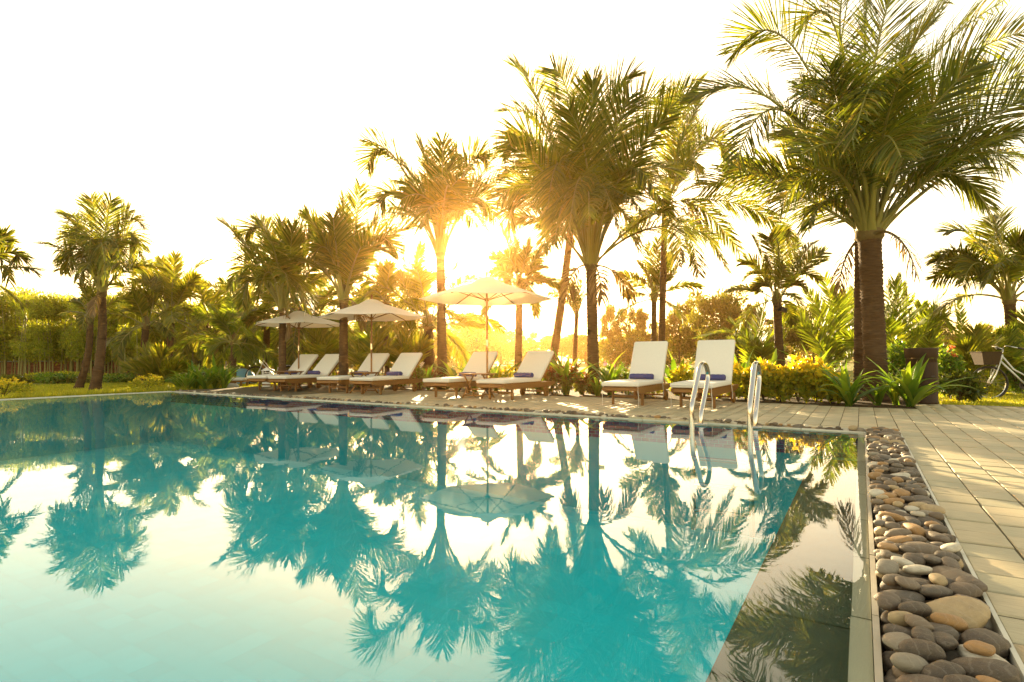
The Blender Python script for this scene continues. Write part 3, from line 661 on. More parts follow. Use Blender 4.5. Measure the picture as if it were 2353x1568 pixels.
palm('palm reaching into the picture from the left edge over the bamboo', -150, 900, -134, 628, 14.5, .28, .22,
     ml(cA, ((60, 510), (98, 565), .1), ((100, 612), (225, 640), .1), ((-50, 500), (60, 700), .2), ((-40, 450), (40, 420), .2)), 7, 2.1, .55, 60, .034, .6, 'frond', 14)
palm('dark ringed palm trunk with sparse fronds in front of the bamboo', 326, 880, 335, 752, 20., .24, .22,
     ml(cA, ((900, 830), (780, 790), .1), ((930, 850), (880, 770), -.2), ((1010, 830), (1040, 680), .2), ((980, 780), (1000, 690), .1), ((900, 900), (820, 900), .2)), 7, 1.9, .45, 44, .04, .7, 'frond', 15)
palm('pale-trunked palm with a sunlit yellow crown left of the big strap-leaved clump', 385, 880, 394, 736, 21., .28, .22,
     ml(cA, ((1090, 700), (1065, 560), .1), ((1140, 700), (1160, 530), -.1), ((1250, 660), (1380, 565), .1), ((1230, 740), (1320, 740), -.2), ((1000, 640), (895, 645), .2), ((990, 720), (890, 715), -.2), ((1060, 760), (1000, 810), .2), ((1200, 780), (1250, 800), .3), ((1160, 700), (1200, 570), .4)),
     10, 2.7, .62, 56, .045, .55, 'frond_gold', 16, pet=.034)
palm('young palm with low arching fronds, right of the big strap-leaved clump', 536, 885, 537, 790, 18., .20, .17,
     ml(cA, ((1450, 1110), (1360, 1150), .1), ((1490, 930), (1420, 1000), .1), ((1540, 950), (1530, 810), .2), ((1620, 950), (1650, 900), -.2), ((1660, 1080), (1745, 1140), .1), ((1640, 1150), (1700, 1240), -.2), ((1590, 1150), (1600, 1220), -.5), ((1500, 1010), (1440, 960), -.3)),
     8, 1.8, .5, 48, .04, .6, 'frond_young', 17, pet=.026)
palm('ringed palm trunk behind the leftmost parasol, nearest to the louvred garden lamp', 609, 880, 614, 745, 20., .25, .22, (), 13, 2.4, .55, 46, .045, .7, 'frond', 18)
palm('darkest trunk behind the leftmost parasol, under a broad crown with a frond flung far left', 649, 885, 650, 712, 15.2, .20, .175,
     ml(cB, ((320, 490), (160, 325), .1), ((430, 370), (300, 395), .1), ((560, 520), (540, 310), .2), ((590, 560), (610, 340), -.3), ((620, 520), (665, 285), .1), ((700, 560), (860, 620), .1), ((760, 600), (900, 520), -.2),
        ((340, 590), (200, 740), .1), ((350, 680), (280, 860), -.2), ((650, 650), (760, 720), .4), ((450, 640), (380, 800), -.5), ((400, 480), (290, 560), .4), ((500, 500), (400, 300), .3), ((560, 650), (600, 820), -.7), ((680, 500), (800, 380), .3), ((640, 700), (700, 880), -.4)),
     4, 2.9, .76, 80, .033, 0.75, 'frond', 19, dead=1, elr=(85, 40), pet=.04)
palm('pale ringed trunk between two dark trunks behind the leftmost parasol', 669, 884, 672, 735, 19.5, .34, .26, (), 12, 2.3, .55, 44, .045, .7, 'frond', 20)
palm('thin dark trunk just left of the pole-side gap between the two far parasols', 688, 884, 690, 730, 19., .22, .18, (), 10, 2.2, .5, 44, .045, .7, 'frond', 21)
palm('slightly leaning ringed trunk behind the second lounger from the left', 716, 882, 726, 745, 20.5, .27, .22, (), 12, 2.5, .55, 44, .045, .7, 'frond_young', 22)
palm('palm with tall blade-like upright fronds between the two far parasols', 789, 890, 790, 690, 14.3, .235, .20,
     ml(cB, ((790, 420), (715, 295), .1), ((950, 500), (950, 150), .1), ((1010, 430), (1060, 75), .1), ((900, 480), (880, 285), -.3), ((1140, 415), (1295, 500), .1), ((1050, 480), (1160, 310), .2), ((1080, 500), (1250, 520), -.3),
        ((850, 500), (770, 500), -.3), ((1010, 600), (1060, 480), -.5), ((870, 560), (740, 400), .3), ((980, 500), (1000, 300), .5), ((1000, 640), (1120, 560), .4), ((900, 600), (800, 600), .5)), 3, 2.8, .72, 78, .031, 0.69, 'frond', 23, dead=1, elr=(85, 50), pet=.042)
palm('slender palm with a small crown between the middle parasol and the sun', 890, 880, 887, 698, 20., .20, .18,
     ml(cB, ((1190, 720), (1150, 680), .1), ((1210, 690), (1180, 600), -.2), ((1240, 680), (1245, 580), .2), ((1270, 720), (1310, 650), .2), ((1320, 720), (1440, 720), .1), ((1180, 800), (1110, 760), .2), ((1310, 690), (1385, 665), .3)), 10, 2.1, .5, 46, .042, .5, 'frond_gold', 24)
palm('stout palm trunk left of the sun palm, long frond reaching right under the largest parasol', 986, 872, 985, 752, 19., .40, .30,
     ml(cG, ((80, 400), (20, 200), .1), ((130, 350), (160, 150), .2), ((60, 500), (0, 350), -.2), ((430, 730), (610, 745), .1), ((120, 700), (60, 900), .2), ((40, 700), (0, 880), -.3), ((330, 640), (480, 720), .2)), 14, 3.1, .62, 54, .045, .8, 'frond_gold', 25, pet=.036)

# young trunkless palms in the beds: fronds straight from the ground
def young(label, bx, Y, tips, L=2.0, mt='frond_young', seed=0, auto=0, nl=52, leafL=.5, lw=.036):
    k_ = Y/12.; leafL *= k_*.9; lw *= k_; L *= k_**.5
    rg = np.random.default_rng(seed+500); B0 = np.array([PY(bx, 800, Y)[0], Y, GZ])
    t = thing('young_palm', label, 'palm', B0, 0, 'young palms in the planting beds')
    for k, ((vx, vy), (tx, ty)) in enumerate(tips):
        dl = (.25 if k % 2 else -.25)*rg.uniform(.2, 1)*L*.5
        P = bez_via(B0, PY(vx, vy, Y+dl*.6), PY(tx, ty, Y+dl), .6)
        V, Q, mi = frond_geo(P, nl, leafL, lw, rg, .25, .018, rg.normal(0, .3), .15); mk_np('frond', V-B0, Q, [M[mt], M['rachis']], t, mi)
    for k in range(auto):
        P = arc(B0, k*2.4+seed, math.radians(rg.uniform(55, 80)), L*rg.uniform(.7, 1), .9)
        V, Q, mi = frond_geo(P, nl, leafL, lw, rg, .35, .016, rg.normal(0, .3), .15); mk_np('frond', V-B0, Q, [M[mt], M['rachis']], t, mi)
    return t
young('young palm fanning wide just left of the twin trunks', 1912, 22., ml(cF, ((430, 690), (362, 385)), ((530, 700), (592, 470)), ((370, 720), (240, 500)), ((250, 770), (100, 640)), ((480, 650), (440, 520)), ((300, 800), (150, 760)), ((560, 800), (640, 700))), 2.2, seed=1, auto=3)
young('young palm behind the golden hedge with one frond bent low left', 1745, 19.5, [((1700, 770), (1607, 705+70)), ((1745, 760), (1760, 690)), ((1760, 790), (1830, 720)), ((1730, 790), (1680, 740)), ((1790, 800), (1800, 740))], 1.5, seed=2, auto=4)
young('young palm between the thick trunk and the brown bin', 2060, 15.5, ml(cF, ((870, 700), (830, 460)), ((930, 720), (1010, 560)), ((900, 640), (880, 420)), ((950, 760), (1050, 640)), ((860, 800), (800, 620)), ((980, 820), (1120, 720))), 2.0, seed=3, auto=4)
young('young palm with ragged half-split leaf above the brown bin', 2140, 16.5, ml(cF, ((1130, 720), (1240, 520)), ((1100, 760), (1080, 600)), ((1190, 680), (1290, 760)), ((1060, 820), (980, 800)), ((1150, 800), (1200, 650))), 1.8, seed=4, auto=4)
young('single narrow upright frond right of the brown bin', 2212, 16., ml(cF, ((1375, 760), (1350, 515)), ((1360, 820), (1320, 560))), 1.6, seed=5, nl=44, leafL=.22)
young('yellow-green young palm between the bin and the bicycle', 2245, 11.8, ml(cF, ((1485, 900), (1470, 780)), ((1540, 960), (1620, 880)), ((1440, 960), (1400, 900)), ((1560, 1000), (1680, 980)), ((1420, 1000), (1340, 990))), 1.3, 'frond_gold', seed=6, auto=5)
young('dark pointed young palm left of the palm at the right edge', 2310, 12.4, ml(cF, ((1680, 900), (1640, 820)), ((1650, 950), (1600, 900)), ((1720, 900), (1760, 780)), ((1860, 800), (1830, 660))), 1.3, seed=7, auto=5)
young('bright yellow young palm at the foot of the pale-trunked palm on the left', 362, 17.5, ml(cA, ((990, 1230), (955, 1180)), ((1060, 1230), (1090, 1180)), ((1000, 1280), (930, 1240)), ((1100, 1260), (1180, 1240)), ((1150, 1290), (1215, 1300))), 1.2, 'frond_gold', seed=8, auto=4, nl=36)
young('young palm glowing yellow-green behind the gap between the far parasols', 742, 18.5, ml(cB, ((770, 1150), (740, 1060)), ((840, 1150), (900, 1080)), ((850, 1200), (880, 1190)), ((740, 1180), (680, 1120)), ((800, 1120), (810, 1020))), 1.6, 'frond_gold', seed=9, auto=5, nl=40)
young('young palm behind the third lounger from the left', 850, 18., [((850, 790), (835, 745)), ((870, 790), (890, 750)), ((860, 780), (862, 735)), ((835, 810), (810, 785)), ((885, 810), (915, 790))], 1.6, 'frond_young', seed=10, auto=5, nl=40)
young('young palm behind the fourth lounger from the left', 930, 17.5, [((925, 800), (905, 760)), ((935, 790), (945, 745)), ((950, 810), (975, 785))], 1.6, 'frond_gold', seed=11, auto=5, nl=40)
young('young palm seen under the leftmost parasol', 600, 22., [((590, 790), (570, 740)), ((610, 790), (625, 745))], 2.2, 'frond_young', seed=12, auto=7, nl=40)
for k, (x, Y) in enumerate(((470, 24), (560, 25), (720, 26), (820, 25), (930, 24))):
    palm(['background palm arching over the middle of the left shrubbery', 'background palm between the low young palm and the leftmost parasol', 'background palm seen between the two far parasols', 'background palm behind the middle parasol', 'background palm just left of the sun'][k],
         x, 880, x+4, [725, 730, 745, 735, 745][k], Y, .26, .2, (), 15, 2.4, .6, 40, .05, .7, ['frond_gold', 'frond', 'frond_gold', 'frond', 'frond_gold'][k], 40+k, group='palms in the far shrubbery')

# ------------------------------------------------------------------ leafy plants
def leaves(C, D, L, Wd, rg, bend=.25):
    """n leaves: base C, unit direction D, length L, width Wd -> V, Q (2 quads each, folded to a point)"""
    n = len(C); L = np.broadcast_to(L, (n,))[:, None]; Wd = np.broadcast_to(Wd, (n,))[:, None]
    s = nrm(np.cross(D, rg.normal(size=(n, 3)))); u = np.cross(s, D)
    mid = C+D*L*.5+u*L*bend*.2; tip = C+D*L-u*L*bend*.3
    V = np.stack([C, mid-s*Wd*.5, mid+s*Wd*.5, tip, mid+u*Wd*.12], 1).reshape(-1, 3); j = (np.arange(n)*5)[:, None]
    Q = np.concatenate([j+np.array([0, 4, 3, 1])[None], j+np.array([0, 2, 3, 4])[None]], 0); return V, Q
def blob_pts(rg, n, blobs):
    """points in a set of ellipsoids (c, r), denser towards the shells"""
    w_ = np.array([b[1][0]*b[1][1]*b[1][2] for b in blobs])**.66; w_ /= w_.sum(); k = rg.choice(len(blobs), n, p=w_)
    c = np.array([b[0] for b in blobs])[k]; r = np.array([b[1] for b in blobs])[k]; d = nrm(rg.normal(size=(n, 3))); q = rg.random(n)[:, None]**.35
    return c+d*q*r, d
def bush(name, label, x, Y, hgt, wid, kind, n=900, ls=.07, seed=0, cat='shrub', group=None, z0=0., dep=None, flower=None, nf=0):
    rg = np.random.default_rng(seed+900); B0 = np.array([PY(x, 800, Y)[0], Y, z0]); t = thing(name, label, cat, B0, 0, group)
    dep = dep or wid
    mb = MB()
    for k in range(7):
        q = rg.uniform(0, 6.28); r = rg.uniform(.1, .36); mb.tube([(0, 0, 0), (r*wid*.5*math.cos(q), r*dep*.5*math.sin(q), hgt*.45), (r*wid*math.cos(q), r*dep*math.sin(q), hgt*.85)], [.012, .009, .004], 5)
    mb.build('stem', M['twig'], t)
    if kind in ('gold', 'red', 'green'):
        # rosettes of pointed leaves at the stem tips
        m_ = n//7; az_ = rg.uniform(0, 6.28, m_); rr = np.sqrt(rg.random(m_)); hh = rg.random(m_)**.7
        C = np.stack([rr*wid*.5*np.cos(az_)*(.75+.35*np.sin(hh*3)), rr*dep*.5*np.sin(az_)*(.75+.35*np.sin(hh*3)), hgt*(.12+.86*hh*(1-.25*rr**2))], 1)
        C[:, 2] *= rg.uniform(.72, 1.16, m_)
        ax = nrm(C*np.array([1/wid, 1/dep, .9/hgt])+rg.normal(0, .25, (m_, 3))+np.array([0, 0, .3]))
        C = np.repeat(C, 7, 0); ax = np.repeat(ax, 7, 0); sp = nrm(rg.normal(size=(len(C), 3))); D = nrm(ax*rg.uniform(.25, .9, len(C))[:, None]+sp*.75)
        V, Q = leaves(C, D, ls*rg.uniform(.7, 1.3, len(C)), ls*rg.uniform(.36, .50, len(C)), rg, .4)
        h_ = C[:, 2]/hgt+rg.normal(0, .12, len(C)); top = h_ > (.74 if kind == 'gold' else .55 if kind == 'red' else 9)
        mats = {'gold': [M['goldgreen'], M['gold']], 'red': [M['olive'], M['red']], 'green': [M['strap'], M['goldgreen']]}[kind]
        o = mk_np('foliage', V, Q, mats, t, np.tile(top.astype(int), 2))
    else:
        bl = [((rg.uniform(-.3, .3)*wid, rg.uniform(-.3, .3)*dep, hgt*rg.uniform(.3, .75)), (wid*rg.uniform(.2, .35), dep*rg.uniform(.2, .35), hgt*rg.uniform(.18, .3))) for _ in range(8)]
        C, d = blob_pts(rg, n, bl); C[:, 2] = np.maximum(C[:, 2], .02); D = nrm(d+rg.normal(0, .7, d.shape)); V, Q = leaves(C, D, ls*rg.uniform(.7, 1.3, n), ls*rg.uniform(.35, .55, n), rg)
        o = mk_np('foliage', V, Q, M[kind], t)
    o['kind'] = 'stuff'
    for k in range(nf):
        q = rg.uniform(0, 6.28); r = rg.uniform(0, .4); c = np.array([r*wid*math.cos(q), -abs(r*dep*math.sin(q))-.05, hgt*rg.uniform(.8, 1.08)])
        C = np.repeat(c[None], 22, 0)+rg.normal(0, .018, (22, 3)); D = nrm(rg.normal(size=(22, 3))+[0, 0, .3]); V, Q = leaves(C, D, .035, .028, rg); mk_np('flower', V, Q, M[flower], t)
    return t
# strap-leaved plants: each long leaf is a part
def strapmesh(k, L=.6, wd=.05, ar=1.2):
    r = random.Random(k); n = 8; V = []; f = []; p = np.zeros(3); e = math.radians(r.uniform(62, 84)); De = ar*r.uniform(.6, 1.3); tw = r.uniform(-.3, .3)
    for i in range(n+1):
        s = i/n; w_ = wd*(.45+.75*math.sin(math.pi*min(1, s*.85+.12))**.8)*(1-s**4)*.5+.001; d = np.array([math.cos(e-De*s**1.5), 0, math.sin(e-De*s**1.5)]); nn = np.array([-d[2], 0, d[0]])
        c, s_ = math.cos(tw*s), math.sin(tw*s); sd = np.array([0, c, 0])+nn*s_
        V += [p-sd*w_+nn*w_*.45, p.copy(), p+sd*w_+nn*w_*.45]; p = p+d*L/n
        if i: b_ = 3*i; f += [(b_-3, b_-2, b_+1, b_), (b_-2, b_-1, b_+2, b_+1)]
    me = bpy.data.meshes.new('leaf'); me.from_pydata([tuple(v) for v in V], [], f); me.materials.append(M['strap']); me.polygons.foreach_set('use_smooth', np.ones(len(f), dtype=bool)); me.update(); return me
SM = [strapmesh(k, ar=(.35+.25*k)) for k in range(8)]
def strap(label, x, Y, h=.6, n=20, seed=0, z0=.0, cat='plant', group='strap-leaved plants in the beds', wide=1.):
    r = random.Random(seed); B0 = np.array([PY(x, 800, Y)[0], Y, z0]); t = thing('spider_lily', label, cat, B0, 0, group)
    for k in range(n):
        f = (k+.5)/n; m_ = SM[min(7, int(f*8))]; s = h/.52*r.uniform(.75, 1.15); q = k*2.39996+r.uniform(-.2, .2)
        link('leaf', m_, t, (r.uniform(-.03, .03), r.uniform(-.03, .03), 0), (r.uniform(-.15, .15), r.uniform(-.1, .25)*wide, q), (s, s*r.uniform(.85, 1.3), s))
    return t
strap('strap-leaved plant at the left foot of the thick palm trunk, nearest the golden hedge', 1948, 8.75, .72, 28, 1, wide=1.5)
strap('strap-leaved plant hugging the front of the thick palm trunk', 2012, 8.95, .5, 16, 2)
strap('strap-leaved plant in front of the brown bin, its leaves arching right over the paving', 2088, 8.65, .78, 30, 3, wide=1.6)
strap('smaller strap-leaved plant between the thick trunk and the bin', 2052, 9.0, .52, 14, 4)
strap('lily plant beside the red-leaved shrubs', 1238, 12.6, .85, 12, 5)
strap('lily plant drooping over the red-leaved shrubs right of the sixth lounger', 1300, 12.0, 1.0, 14, 6)
strap('lily plant against the left side of the widest-crowned palm trunk', 1335, 12.2, .7, 16, 7)
strap('low lily plant at the foot of the widest-crowned palm trunk', 1372, 11.7, .5, 16, 8)
strap('lily plant just right of the widest-crowned palm trunk', 1400, 11.9, .85, 16, 9)
strap('lily plant left of the left upright lounger', 1440, 12.1, .75, 12, 10)
strap('tall lily plant between the two upright loungers', 1556, 11.6, 1.0, 16, 11)
strap('tall lily plant immediately right of the right upright lounger', 1702, 11.2, 1.0, 16, 12)
strap('lily plant behind the golden hedge, left half', 1768, 11.3, .95, 14, 13)
strap('lily plant behind the golden hedge, right half', 1868, 10.7, .98, 16, 14)
strap('lily plant behind the largest parasol pole', 1090, 13.3, .9, 14, 15)
strap('lily plant between the fifth and sixth loungers', 1140, 13.0, .85, 14, 16)
strap('lily plant right of the palm in front of the sun', 1050, 13.8, .8, 14, 17)
strap('lily plant behind the fourth lounger from the left', 985, 14.2, .7, 12, 18)
for k, (x, Y, h_, l) in enumerate(((432, 15.2, .62, 'leftmost plant of the big strap-leaved clump by the pool corner'), (452, 15.6, .8, 'second plant of the big strap-leaved clump, standing a little back'), (474, 15.3, .72, 'middle plant of the big strap-leaved clump'),
                                  (497, 15.6, .85, 'tallest plant of the big strap-leaved clump, right of its middle'), (517, 15.5, .66, 'rightmost plant of the big strap-leaved clump'), (412, 15.5, .5, 'small strap-leaved plant fringing the left end of the clump'))):
    strap(l, x, Y, h_, 22, 30+k, GZ)
GH = 'golden hedge plants along the deck'
for k, (x, Y, h_) in enumerate(((1712, 10.35, .60), (1752, 10.15, .66), (1792, 9.95, .63), (1832, 9.75, .67), (1872, 9.55, .66), (1906, 9.4, .55))):
    bush('golden_shrub', ['golden-leaved shrub at the left end of the hedge, beside the lounger wheel', 'second golden-leaved shrub of the hedge, behind the chrome rail', 'third golden-leaved shrub of the hedge', 'fourth golden-leaved shrub of the hedge, tall yellow tips', 'fifth golden-leaved shrub of the hedge', 'low golden-leaved shrub at the right end of the hedge by the strap plants'][k],
         x, Y, h_*[1., 1.06, .94, 1.08, 1., .9][k], .56, 'gold', 840, .125, 60+k, group=GH)
bush('golden_shrub', 'golden-leaved shrub showing between the two upright loungers', 1570, 10.9, .62, .5, 'gold', 1100, .085, 70, group=GH)
bush('golden_shrub', 'golden-leaved shrub under the seat of the left upright lounger', 1480, 11.2, .38, .7, 'gold', 900, .07, 71, group=GH)
bush('golden_shrub', 'golden-leaved shrub under the seat of the right upright lounger', 1650, 10.6, .38, .7, 'gold', 900, .07, 170, group=GH)
bush('golden_shrub', 'golden-leaved shrub behind the second lounger from the left', 750, 15.8, .72, .6, 'gold', 900, .09, 72, group=GH)
bush('golden_shrub', 'golden-leaved shrub behind the third lounger from the left', 838, 15.3, .70, .6, 'gold', 900, .09, 73, group=GH)
bush('golden_shrub', 'golden-leaved shrub right of the largest parasol pole', 1165, 12.9, .60, .6, 'gold', 800, .08, 74, group=GH)
RH = 'red-leaved shrubs in the bed'
for k, (x, Y, h_, wd_) in enumerate(((1268, 12.3, .62, .6), (1305, 12.0, .66, .6), (1340, 12.0, .45, .4), (998, 14.6, .60, .7), (955, 14.8, .58, .6), (910, 15.0, .5, .6))):
    bush('red_leaved_shrub', ['red-leaved shrub beside the wheels of the sixth lounger', 'red-leaved shrub left of the widest-crowned palm trunk', 'small red-leaved shrub touching the widest-crowned palm trunk', 'red-leaved shrub at the foot of the palm in front of the sun', 'dull red shrub behind the backrest of the fourth lounger', 'dull red shrub behind the third lounger, low'][k], x, Y, h_, wd_, 'red', 1100, .07, 80+k, group=RH)
bush('flowering_shrub', 'shrub with pink flower heads left of the left upright lounger', 1400, 12.6, .66, .4, 'green', 500, .08, 90, flower='petal_pink', nf=3, group='flowering shrubs in the bed')
bush('flowering_shrub', 'shrub with a pale flower head close to the left upright lounger', 1428, 12.4, .6, .3, 'green', 400, .08, 91, flower='petal_white', nf=2, group='flowering shrubs in the bed')
bush('flowering_shrub', 'shrub with white flowers right of the fourth lounger', 965, 14.0, .64, .4, 'green', 400, .08, 92, flower='petal_white', nf=2, group='flowering shrubs in the bed')
bush('leafy_shrub', 'tall green shrub squeezed between the thick trunk and the bin', 2060, 10.4, .98, .5, 'green', 1300, .10, 93, group='green shrubs near the bin', flower='petal_red', nf=1)
bush('leafy_shrub', 'tall green shrub with orange-red flowers right of the bin', 2178, 10.2, .95, .45, 'green', 1300, .10, 94, group='green shrubs near the bin', flower='petal_red', nf=3)
bush('leafy_shrub', 'low dark green shrub spilling onto the lawn right of the bin', 2200, 9.7, .5, .6, 'broad', 1300, .10, 95, group='green shrubs near the bin')
bush('leafy_shrub', 'green shrub behind the front wheel of the white bicycle', 2262, 11.6, .5, .9, 'goldgreen', 1300, .09, 96, group='green shrubs near the bin')
bush('leafy_shrub', 'green shrub behind the pedals of the white bicycle', 2340, 11.6, .6, .8, 'strap', 1200, .09, 97, group='green shrubs near the bin')
LOW = ('low shrub under the first lounger from the left', 'low shrub under the second lounger from the left', 'low shrub under the third lounger from the left', 'low shrub under the fourth lounger from the left', 'low shrub under the fifth lounger from the left', 'low shrub under the sixth lounger from the left', 'low shrub under the table by the largest parasol', 'low shrub behind the palm in front of the sun')
for k, (x, Y) in enumerate(((690, 17.2), (745, 16.8), (830, 15.9), (905, 15.3), (1055, 13.9), (1200, 12.8), (1120, 13.3), (1010, 14.3))):
    bush('leafy_shrub', LOW[k], x, Y, .42, 1.0, ('olive', 'red', 'broad')[k % 3], 1100, .07, 110+k, group='low shrubs behind the loungers')
bush('golden_shrub', 'round golden-green bush beside the pool edge, left of the strap-leaved clump', 341, 15.2, .42, .8, 'gold', 1300, .07, 120, z0=GZ, group='round bushes on the left lawn')
bush('golden_shrub', 'round golden-green bush at the left edge of the picture', 12, 13.2, .40, 1.0, 'gold', 1500, .07, 121, z0=GZ, group='round bushes on the left lawn')
LP = ['low green plant at the far left along the brick wall', 'low white-flowered plant second along the brick wall', 'low green plant third along the brick wall', 'low green plant fourth along the brick wall, lighter', 'tallest low plant along the brick wall, white-flowered', 'low green plant just left of the two lawn palms', 'low green plant between the two lawn palms', 'low green plant right of the two lawn palms', 'low plant by the wire fence end of the wall', 'low plant next to the dark ringed palm', 'low plant behind the round golden-green bush', 'low plant by the yellow young palm']
for k, x in enumerate((-30, 40, 85, 135, 200, 250, 290, 325, 360, 400, 440, 160)):
    bush('border_plant', LP[k], x, 21+(k % 3)*.6, .24+.06*(k % 4), 1.3, ('strap', 'olive', 'goldgreen')[k % 3], 900, .12, 130+k, z0=GZ, group='low plants along the wall', flower='petal_white', nf=2 if k in (1, 4) else 0)
# grass blades
def grass(name, n, fn, seed, h=(.03, .07)):
    rg = np.random.default_rng(seed); P = fn(rg, n); n = len(P); D = nrm(rg.normal(0, .35, (n, 3))+[0, 0, 1]); L = rg.uniform(*h, n)[:, None]; s = nrm(np.cross(D, rg.normal(size=(n, 3))))*.006
    tip = P+D*L+rg.normal(0, .012, (n, 3))
    V = np.stack([P-s, P+s, tip+s*.15, tip-s*.15], 1).reshape(-1, 3); Q = (np.arange(n)*4)[:, None]+np.arange(4)[None]
    o = mk_np(name, V, Q, M['grassblade']); o['kind'] = 'stuff'; return o
def lawnL(rg, n):
    a = rg.uniform(-4.5, 6, n); b = BL+.18+9*rg.random(n)**1.4; return PC+a[:, None]*PU+b[:, None]*PV+[0, 0, GZ]
def lawnR(rg, n):
    a = 4.42+4.5*rg.random(n)**1.2; b = rg.uniform(-4.5, -1.15, n); return PC+a[:, None]*PU+b[:, None]*PV+[0, 0, GZ]
grass('left_lawn_grass', 70000, lawnL, 1); grass('right_lawn_grass', 60000, lawnR, 2, (.03, .06))
def fringe(rg, n):
    a = rg.uniform(-4.5, 1.2, n); b = BL+.17+.10*rg.random(n); return PC+a[:, None]*PU+b[:, None]*PV+[0, 0, GZ]
grass('tall_grass_along_the_coping', 3500, fringe, 3, (.08, .2))

# ------------------------------------------------------------------ trees and bamboo behind
TREEM = {}
def crownmesh(key, kind, seed, n, ls, blobs):
    rg = np.random.default_rng(seed); C, d = blob_pts(rg, n, blobs); D = nrm(d*.6+rg.normal(0, .8, d.shape)); V, Q = leaves(C, D, ls*rg.uniform(.6, 1.4, n), ls*rg.uniform(.35, .6, n), rg)
    o = mk_np('crown', V, Q, M[kind]); me = o.data; bpy.data.objects.remove(o); TREEM[key] = me; return me
def blobs(rg, k, spread=.5, hz=(.35, 1.), r=(.12, .26)):
    return [((rg.uniform(-spread, spread)*(1-.5*abs(h-.6)), rg.uniform(-spread, spread)*.8, h), (rg.uniform(*r), rg.uniform(*r), rg.uniform(r[0]*.6, r[1]*.7))) for h in rg.uniform(hz[0], hz[1]-.1, k)]
for s_ in range(3):
    rg = np.random.default_rng(50+s_)
    crownmesh(('round', s_), 'olive', 200+s_, 9000, .052, blobs(rg, 22)); crownmesh(('airy', s_), 'olive', 210+s_, 7500, .050, blobs(rg, 30, .5, (.25, 1.05), (.05, .15)))
    crownmesh(('dense', s_), 'broad', 220+s_, 9000, .052, blobs(rg, 26, .55, (.12, .95), (.16, .3)))
def limbs(seed):
    r = random.Random(seed); mb = MB(); mb.tube([(0, 0, 0), (.01, 0, .3), (-.01, .01, .6)], [.022, .018, .010], 7)
    for k in range(6):
        q = r.uniform(0, 6.28); z = r.uniform(.22, .55); l = r.uniform(.2, .38); mb.tube([(0, 0, z), (l*.5*math.cos(q), l*.5*math.sin(q), z+.13), (l*math.cos(q), l*math.sin(q), z+.32)], [.010, .007, .003], 5)
    return mb
LM = [limbs(k) for k in range(3)]
def tree(label, x, Y, ytop, wpx, kind, seed=0, group='trees beyond the garden'):
    top = PY(x, ytop, Y); h = top[2]-GZ; w_ = wpx/F*Y; B0 = np.array([top[0], Y, GZ]); t = thing('background_tree', label, 'tree', B0, random.Random(seed).uniform(0, 6.28), group)
    me = TREEM[(kind, seed % 3)]; c = link('crown', me, t, None, None, (w_*.95, w_*.95, h)); c['kind'] = 'stuff'
    q = LM[seed % 3].build('trunk', M['treebark'], t); q.scale = (w_*.9, w_*.9, h); return t
